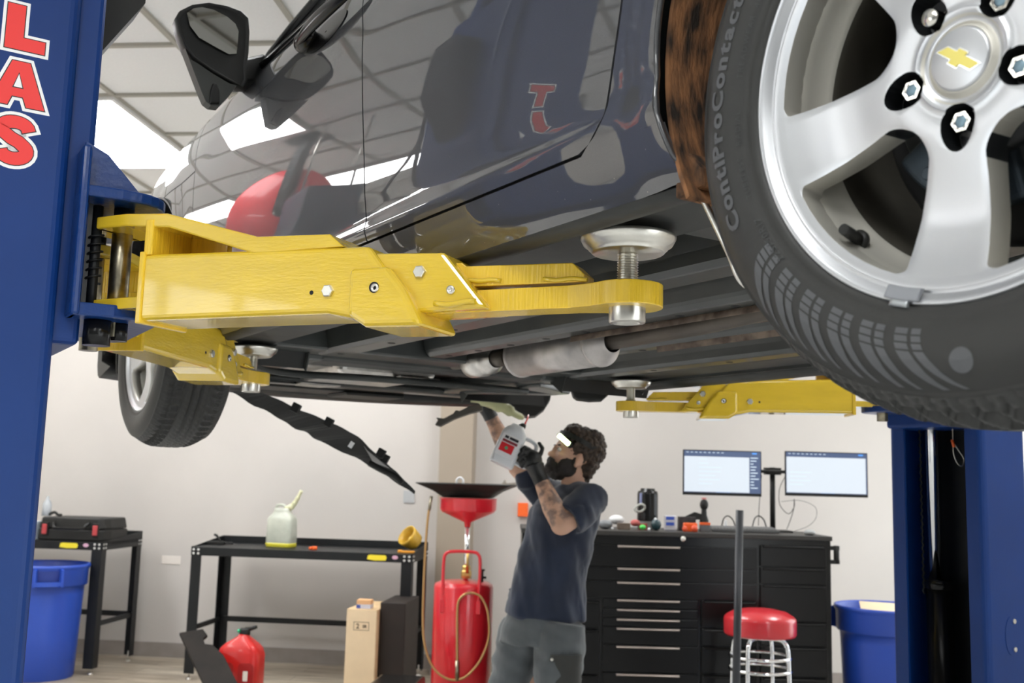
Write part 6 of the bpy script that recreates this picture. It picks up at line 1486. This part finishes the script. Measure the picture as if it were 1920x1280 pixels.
# trousers
grey = cloth('grey_work_trousers', (.085, .095, .10), .15, ns=10)
mb = MB(); zz = lambda px, py: q(px, py)
mb.loft([ering(1020, 1140, 66, .125), ering(1020, 1160, 70, .135), ering(1016, 1185, 76, .14), ering(1013, 1205, 78, .14)])
def leg(pts, rs): mb.tube([V(p) for p in pts], rs, 22)
kx = lambda px: q(px, 1200).x
leg([q(1055, 1165, -.07), q(1050, 1200, -.07), q(1048, 1240, -.08), (kx(1044), YP-.09, .50), (kx(1046), YP-.08, .30), (kx(1048), YP-.07, .07)], [.105, .112, .108, .090, .085, .088])
leg([q(985, 1165, .07), q(976, 1200, .07), q(966, 1240, .08), (kx(945), YP+.09, .50), (kx(930), YP+.12, .30), (kx(920), YP+.14, .07)], [.10, .108, .102, .085, .080, .085])
tr = mb.build('trousers', grey, body); fuse(tr, .008, 3)
for v in tr.data.vertices:
    p = PB @ v.co; k = _n.noise(V((p.x*9+p.z*12, p.y*9, p.z*9)))
    v.co += v.normal*k*.016
tr.data.materials.clear(); tr.data.materials.append(grey)
dk = cloth('dark_grey_pocket', (.035, .036, .033), .2)
pf = frame(q(1058, 1262, -.185), V((1, -.0, 0)), UP); mb = MB(); rg = []
for y in (-.09, .055): rg.append([pf @ V((.075*math.sin(R_(a)), y, .0-.06*(1-math.cos(R_(a))))) for a in range(-75, 76, 15)])
mb.loft(rg, False, True, False); mb.build('cargo_pocket', dk, tr, solid=.008)
mb = MB(); rg = []
for y in (.045, .075): rg.append([pf @ V((.077*math.sin(R_(a)), y, .008-.06*(1-math.cos(R_(a))))) for a in range(-75, 76, 15)])
mb.loft(rg, False, True, False); fl = mb.build('pocket_flap', dk, tr, solid=.006)
for px in (1035, 1079): mb = MB(); mb.ell(q(px, 1236, -.195 if px < 1060 else -.150), .007, .005, .007); mb.build('rivet', M['zinc'], tr)
for (ax, ay) in ((kx(1048), YP-.07), (kx(920), YP+.14)):
    mb = MB(); rg = []
    for x, w_, h in ((.11, .035, .07), (.06, .042, .105), (0, .043, .11), (-.08, .05, .07), (-.15, .048, .055), (-.20, .03, .04)):
        rg.append([V((ax+x, ay+w_*math.cos(2*math.pi*i/16), max(.0, h*.5+h*.5*math.sin(2*math.pi*i/16)))) for i in range(16)])
    mb.loft(rg); mb.build('work_boot', M['black_p'], body)
# gloves
glv = mat('black_nitrile_glove', (.013, .013, .013), .38, bump=.3, bs=60)
def finger(mb, pts, r): mb.tube([V(p) for p in pts], [r*1.05]+[r]*(len(pts)-2)+[r*.8], 10); mb.ell(pts[-1], r*.85, r*.85, r*.85, seg=10)
mb = MB()
d = (q(992, 856, -.12)-LW); 
mb.tube([LW-(LW-LE).normalized()*.035, LW, q(1006, 882, -.135), q(1003, 872, -.13)], [.035, .034, .037, .042], 16)
mb.ell(q(998, 864, -.125), .045, .028, .048); mb.ell(q(993, 856, -.12), .038, .026, .036)
for (k, pts) in enumerate(([(992, 842, -.13), (984, 838, -.15), (978, 843, -.145), (980, 850, -.12)], [(988, 850, -.135), (979, 848, -.155), (974, 853, -.145), (977, 859, -.12)], [(986, 859, -.135), (976, 858, -.155), (972, 863, -.145), (975, 868, -.12)], [(988, 868, -.135), (979, 868, -.150), (976, 872, -.14), (979, 876, -.12)])):
    finger(mb, [q(996, 850+6*k, -.125)]+[q(*p) for p in pts], .0100-.0006*k)
finger(mb, [q(1006, 862, -.13), q(1014, 850, -.125), q(1017, 840, -.12), q(1011, 831, -.115)], .0105)
g1 = mb.build('glove', glv, body); fuse(g1, .0035, 1); g1.data.materials.clear(); g1.data.materials.append(glv)
mb = MB(); mb.tube([RW+(RE-RW).normalized()*.025, RW, q(911, 764, .06), q(908, 756, .06)], [.034, .033, .037, .040], 16); mb.ell(q(906, 753, .06), .042, .028, .040)
for k, pts in enumerate(([(893, 745, .02), (886, 741, .0), (889, 737, -.02)], [(899, 740, .03), (893, 735, .0), (897, 732, -.02)], [(906, 737, .03), (902, 731, .0), (906, 729, -.02)], [(913, 740, .03), (911, 734, .01), (914, 732, -.01)])):
    finger(mb, [q(904+2*k, 750, .06)]+[q(*p) for p in pts], .0098)
finger(mb, [q(914, 757, .05), q(921, 752, .02), q(924, 748, .0)], .0105)
g2 = mb.build('glove', glv, body); fuse(g2, .0035, 1); g2.data.materials.clear(); g2.data.materials.append(glv)
# fluid bottle in the near hand
bt = q(939, 870, -.12); tp = q(972, 799, -.10); ax = (tp-bt).normalized(); side = V((ax.z, 0, -ax.x)).normalized(); nb = ax.cross(side).normalized()
if nb.y > 0: nb = -nb
bx = frame(bt, side, ax, side.cross(ax)); Lb = (tp-bt).length
t = thing('fluid_bottle', 'white fluid bottle with a red label tilted in the gloved hand', 'bottle', bt); 
wm = mat('white_bottle_plastic', (.66, .67, .69), .35, coat=.2)
def br_(w_, d_, r, y, dx=0): return [bx @ V((a+dx, y, b_)) for a, b_ in rrect(w_, d_, r, 4)]
mb = MB(); mb.loft([br_(.100, .07, .02, -.004), br_(.112, .08, .022, .004), br_(.112, .08, .022, Lb*.72), br_(.106, .076, .022, Lb*.80), br_(.085, .064, .02, Lb*.90), br_(.06, .05, .018, Lb*.97), br_(.055, .045, .016, Lb+.002)]); mb.build('bottle_body', wm, t)
s_ = 1 if (bx.to_3x3() @ V((0, 0, 1))).y < 0 else -1
lf_ = bx @ Matrix.Translation((0, 0, s_*.0402)); 
lab = MB(); lab.box((-.047, .030, 0), (.040, Lb*.70, s_*.0008), lf_); lb_ = lab.build('label', mat('pale_label', (.74, .73, .74), .4), t)
def lp(x0, y0, x1, y1, m, nm): k = MB(); k.box((x0, y0, s_*.0008), (x1, y1, s_*.0014), lf_); k.build(nm, m, lb_)
red_l = mat('label_red', (.60, .012, .02), .4)
lp(-.038, .050, .024, .090, red_l, 'red_square'); lp(-.038, .093, .032, .105, mat('label_maroon', (.22, .02, .03), .4), 'maroon_band'); lp(-.034, .110, -.016, .122, mat('label_black', (.015, .012, .02), .4), 'black_print'); lp(-.012, .110, .030, .122, bpy.data.materials['label_black'], 'black_print')
k = MB(); k.lathe([(0, 0), (.0075, 0)], axframe(lf_ @ V((-.008, .070, s_*.0022)), lf_.to_3x3() @ V((0, 0, s_))), 16); k.build('green_dot', mat('label_green', (.10, .36, .20), .4), lb_)
hx = 1 if (bx.to_3x3() @ V((1, 0, 0))).x > 0 else -1
mb = MB(); mb.tube(curve_pts([bx @ V((hx*x, y, 0)) for x, y in ((.045, Lb*.80), (.085, Lb*.80), (.112, Lb*.70), (.112, Lb*.30), (.100, Lb*.17), (.05, Lb*.17))], 5), .009, 10); mb.build('handle', wm, t)
mb = MB(); mb.tube([bx @ V((hx*.012, Lb, 0)), bx @ V((hx*.02, Lb+.012, 0)), q(983, 798, -.09)], [.016, .014, .009], 12); mb.build('spout_cap', M['black_p'], t)
mb = MB(); mb.tube([q(983, 798, -.09), q(986, 791, -.08), q(990, 783, -.06), q(991, 778, -.04)], [.005, .004, .0035, .003], 8); mb.build('red_nozzle_tube', mat('red_fluid_tube', (.55, .02, .02), .25), t)
# pale green funnel held in the far hand
mb = MB(); pts = [q(884, 743, -.22), q(905, 746, -.22), q(925, 752, -.20), q(945, 763, -.18), q(962, 774, -.16), q(980, 783, -.12)]
mb.tube(curve_pts(pts, 4), [.026]*4+[.034]*4+[.034]*4+[.024]*4+[.015]*4+[.010], 18)
f_ = mb.single('funnel', mat('olive_green_funnel_plastic', (.42, .42, .22), .4, coat=.2), 'pale olive green funnel held up by the raised black glove', 'funnel')
# ------------------------------------------------------------------ ceiling hung things that the photo shows as reflections in the front door
def hose_reel():
    c = V((-3.05, 4.15, 2.86)); t = thing('hose_reel', 'round red hose reel hung from the ceiling, mirrored in the front door', 'hose reel', (c.x, c.y, 2.5)); ax = V((.75, -.6, 0)).normalized(); f = axframe(c, ax)
    mb = MB(); mb.lathe([(.05, -.09), (.29, -.09), (.30, -.08), (.30, -.07), (.14, -.06), (.14, .06), (.30, .07), (.30, .08), (.29, .09), (.05, .09)], f, 48); mb.build('reel_drum', M['red'], t)
    mb = MB(); mb.lathe([(.14, -.055), (.25, -.055), (.26, -.03), (.25, 0), (.26, .03), (.25, .055), (.14, .055)], f, 48); mb.build('wound_hose', mat('dark_red_hose', (.20, .02, .02), .4), t)
    mb = MB(); mb.box((-.04, -.03, .0), (.04, .03, HC-2.86), Matrix.Translation(c+ax*.13)); mb.box((-.12, -.12, HC-2.87), (.12, .12, HC-2.86), Matrix.Translation(c+ax*.05)); mb.cyl(c-ax*.12, c+ax*.14, .03); mb.build('reel_bracket', M['black'], t)
    return t
hose_reel()
c = V((-2.82, 3.70, 2.52)); t = thing('unit_heater', 'dark blue box heater hung on rods from the ceiling, mirrored in the front door', 'heater', c); f = Matrix.Translation(c) @ Matrix.Rotation(R_(35), 4, 'Z')
mb = MB(); mb.box((-.17, -.17, 0), (.17, .17, .34), f); mb.build('heater_case', mat('dark_slate_blue_case', (.03, .05, .09), .45), t, bevel=.015)
for x in (-.14, .14): mb = MB(); mb.cyl(f @ V((x, 0, .34)), f @ V((x, 0, HC-c.z)), .008); mb.build('hanging_rod', M['steel'], t)
mb = MB(); pts = [V((-2.3, 2.9, 3.4)), V((-2.5, 3.0, 2.9)), V((-2.2, 2.8, 2.5)), V((-2.6, 3.1, 2.25)), V((-2.9, 3.4, 2.5)), V((-3.0, 3.2, 3.4))]; mb.tube(curve_pts(pts, 8), .012, 8)
mb.single('air_hose', M['black_p'], 'black air hose looping down from the ceiling, mirrored in the doors', 'hose')
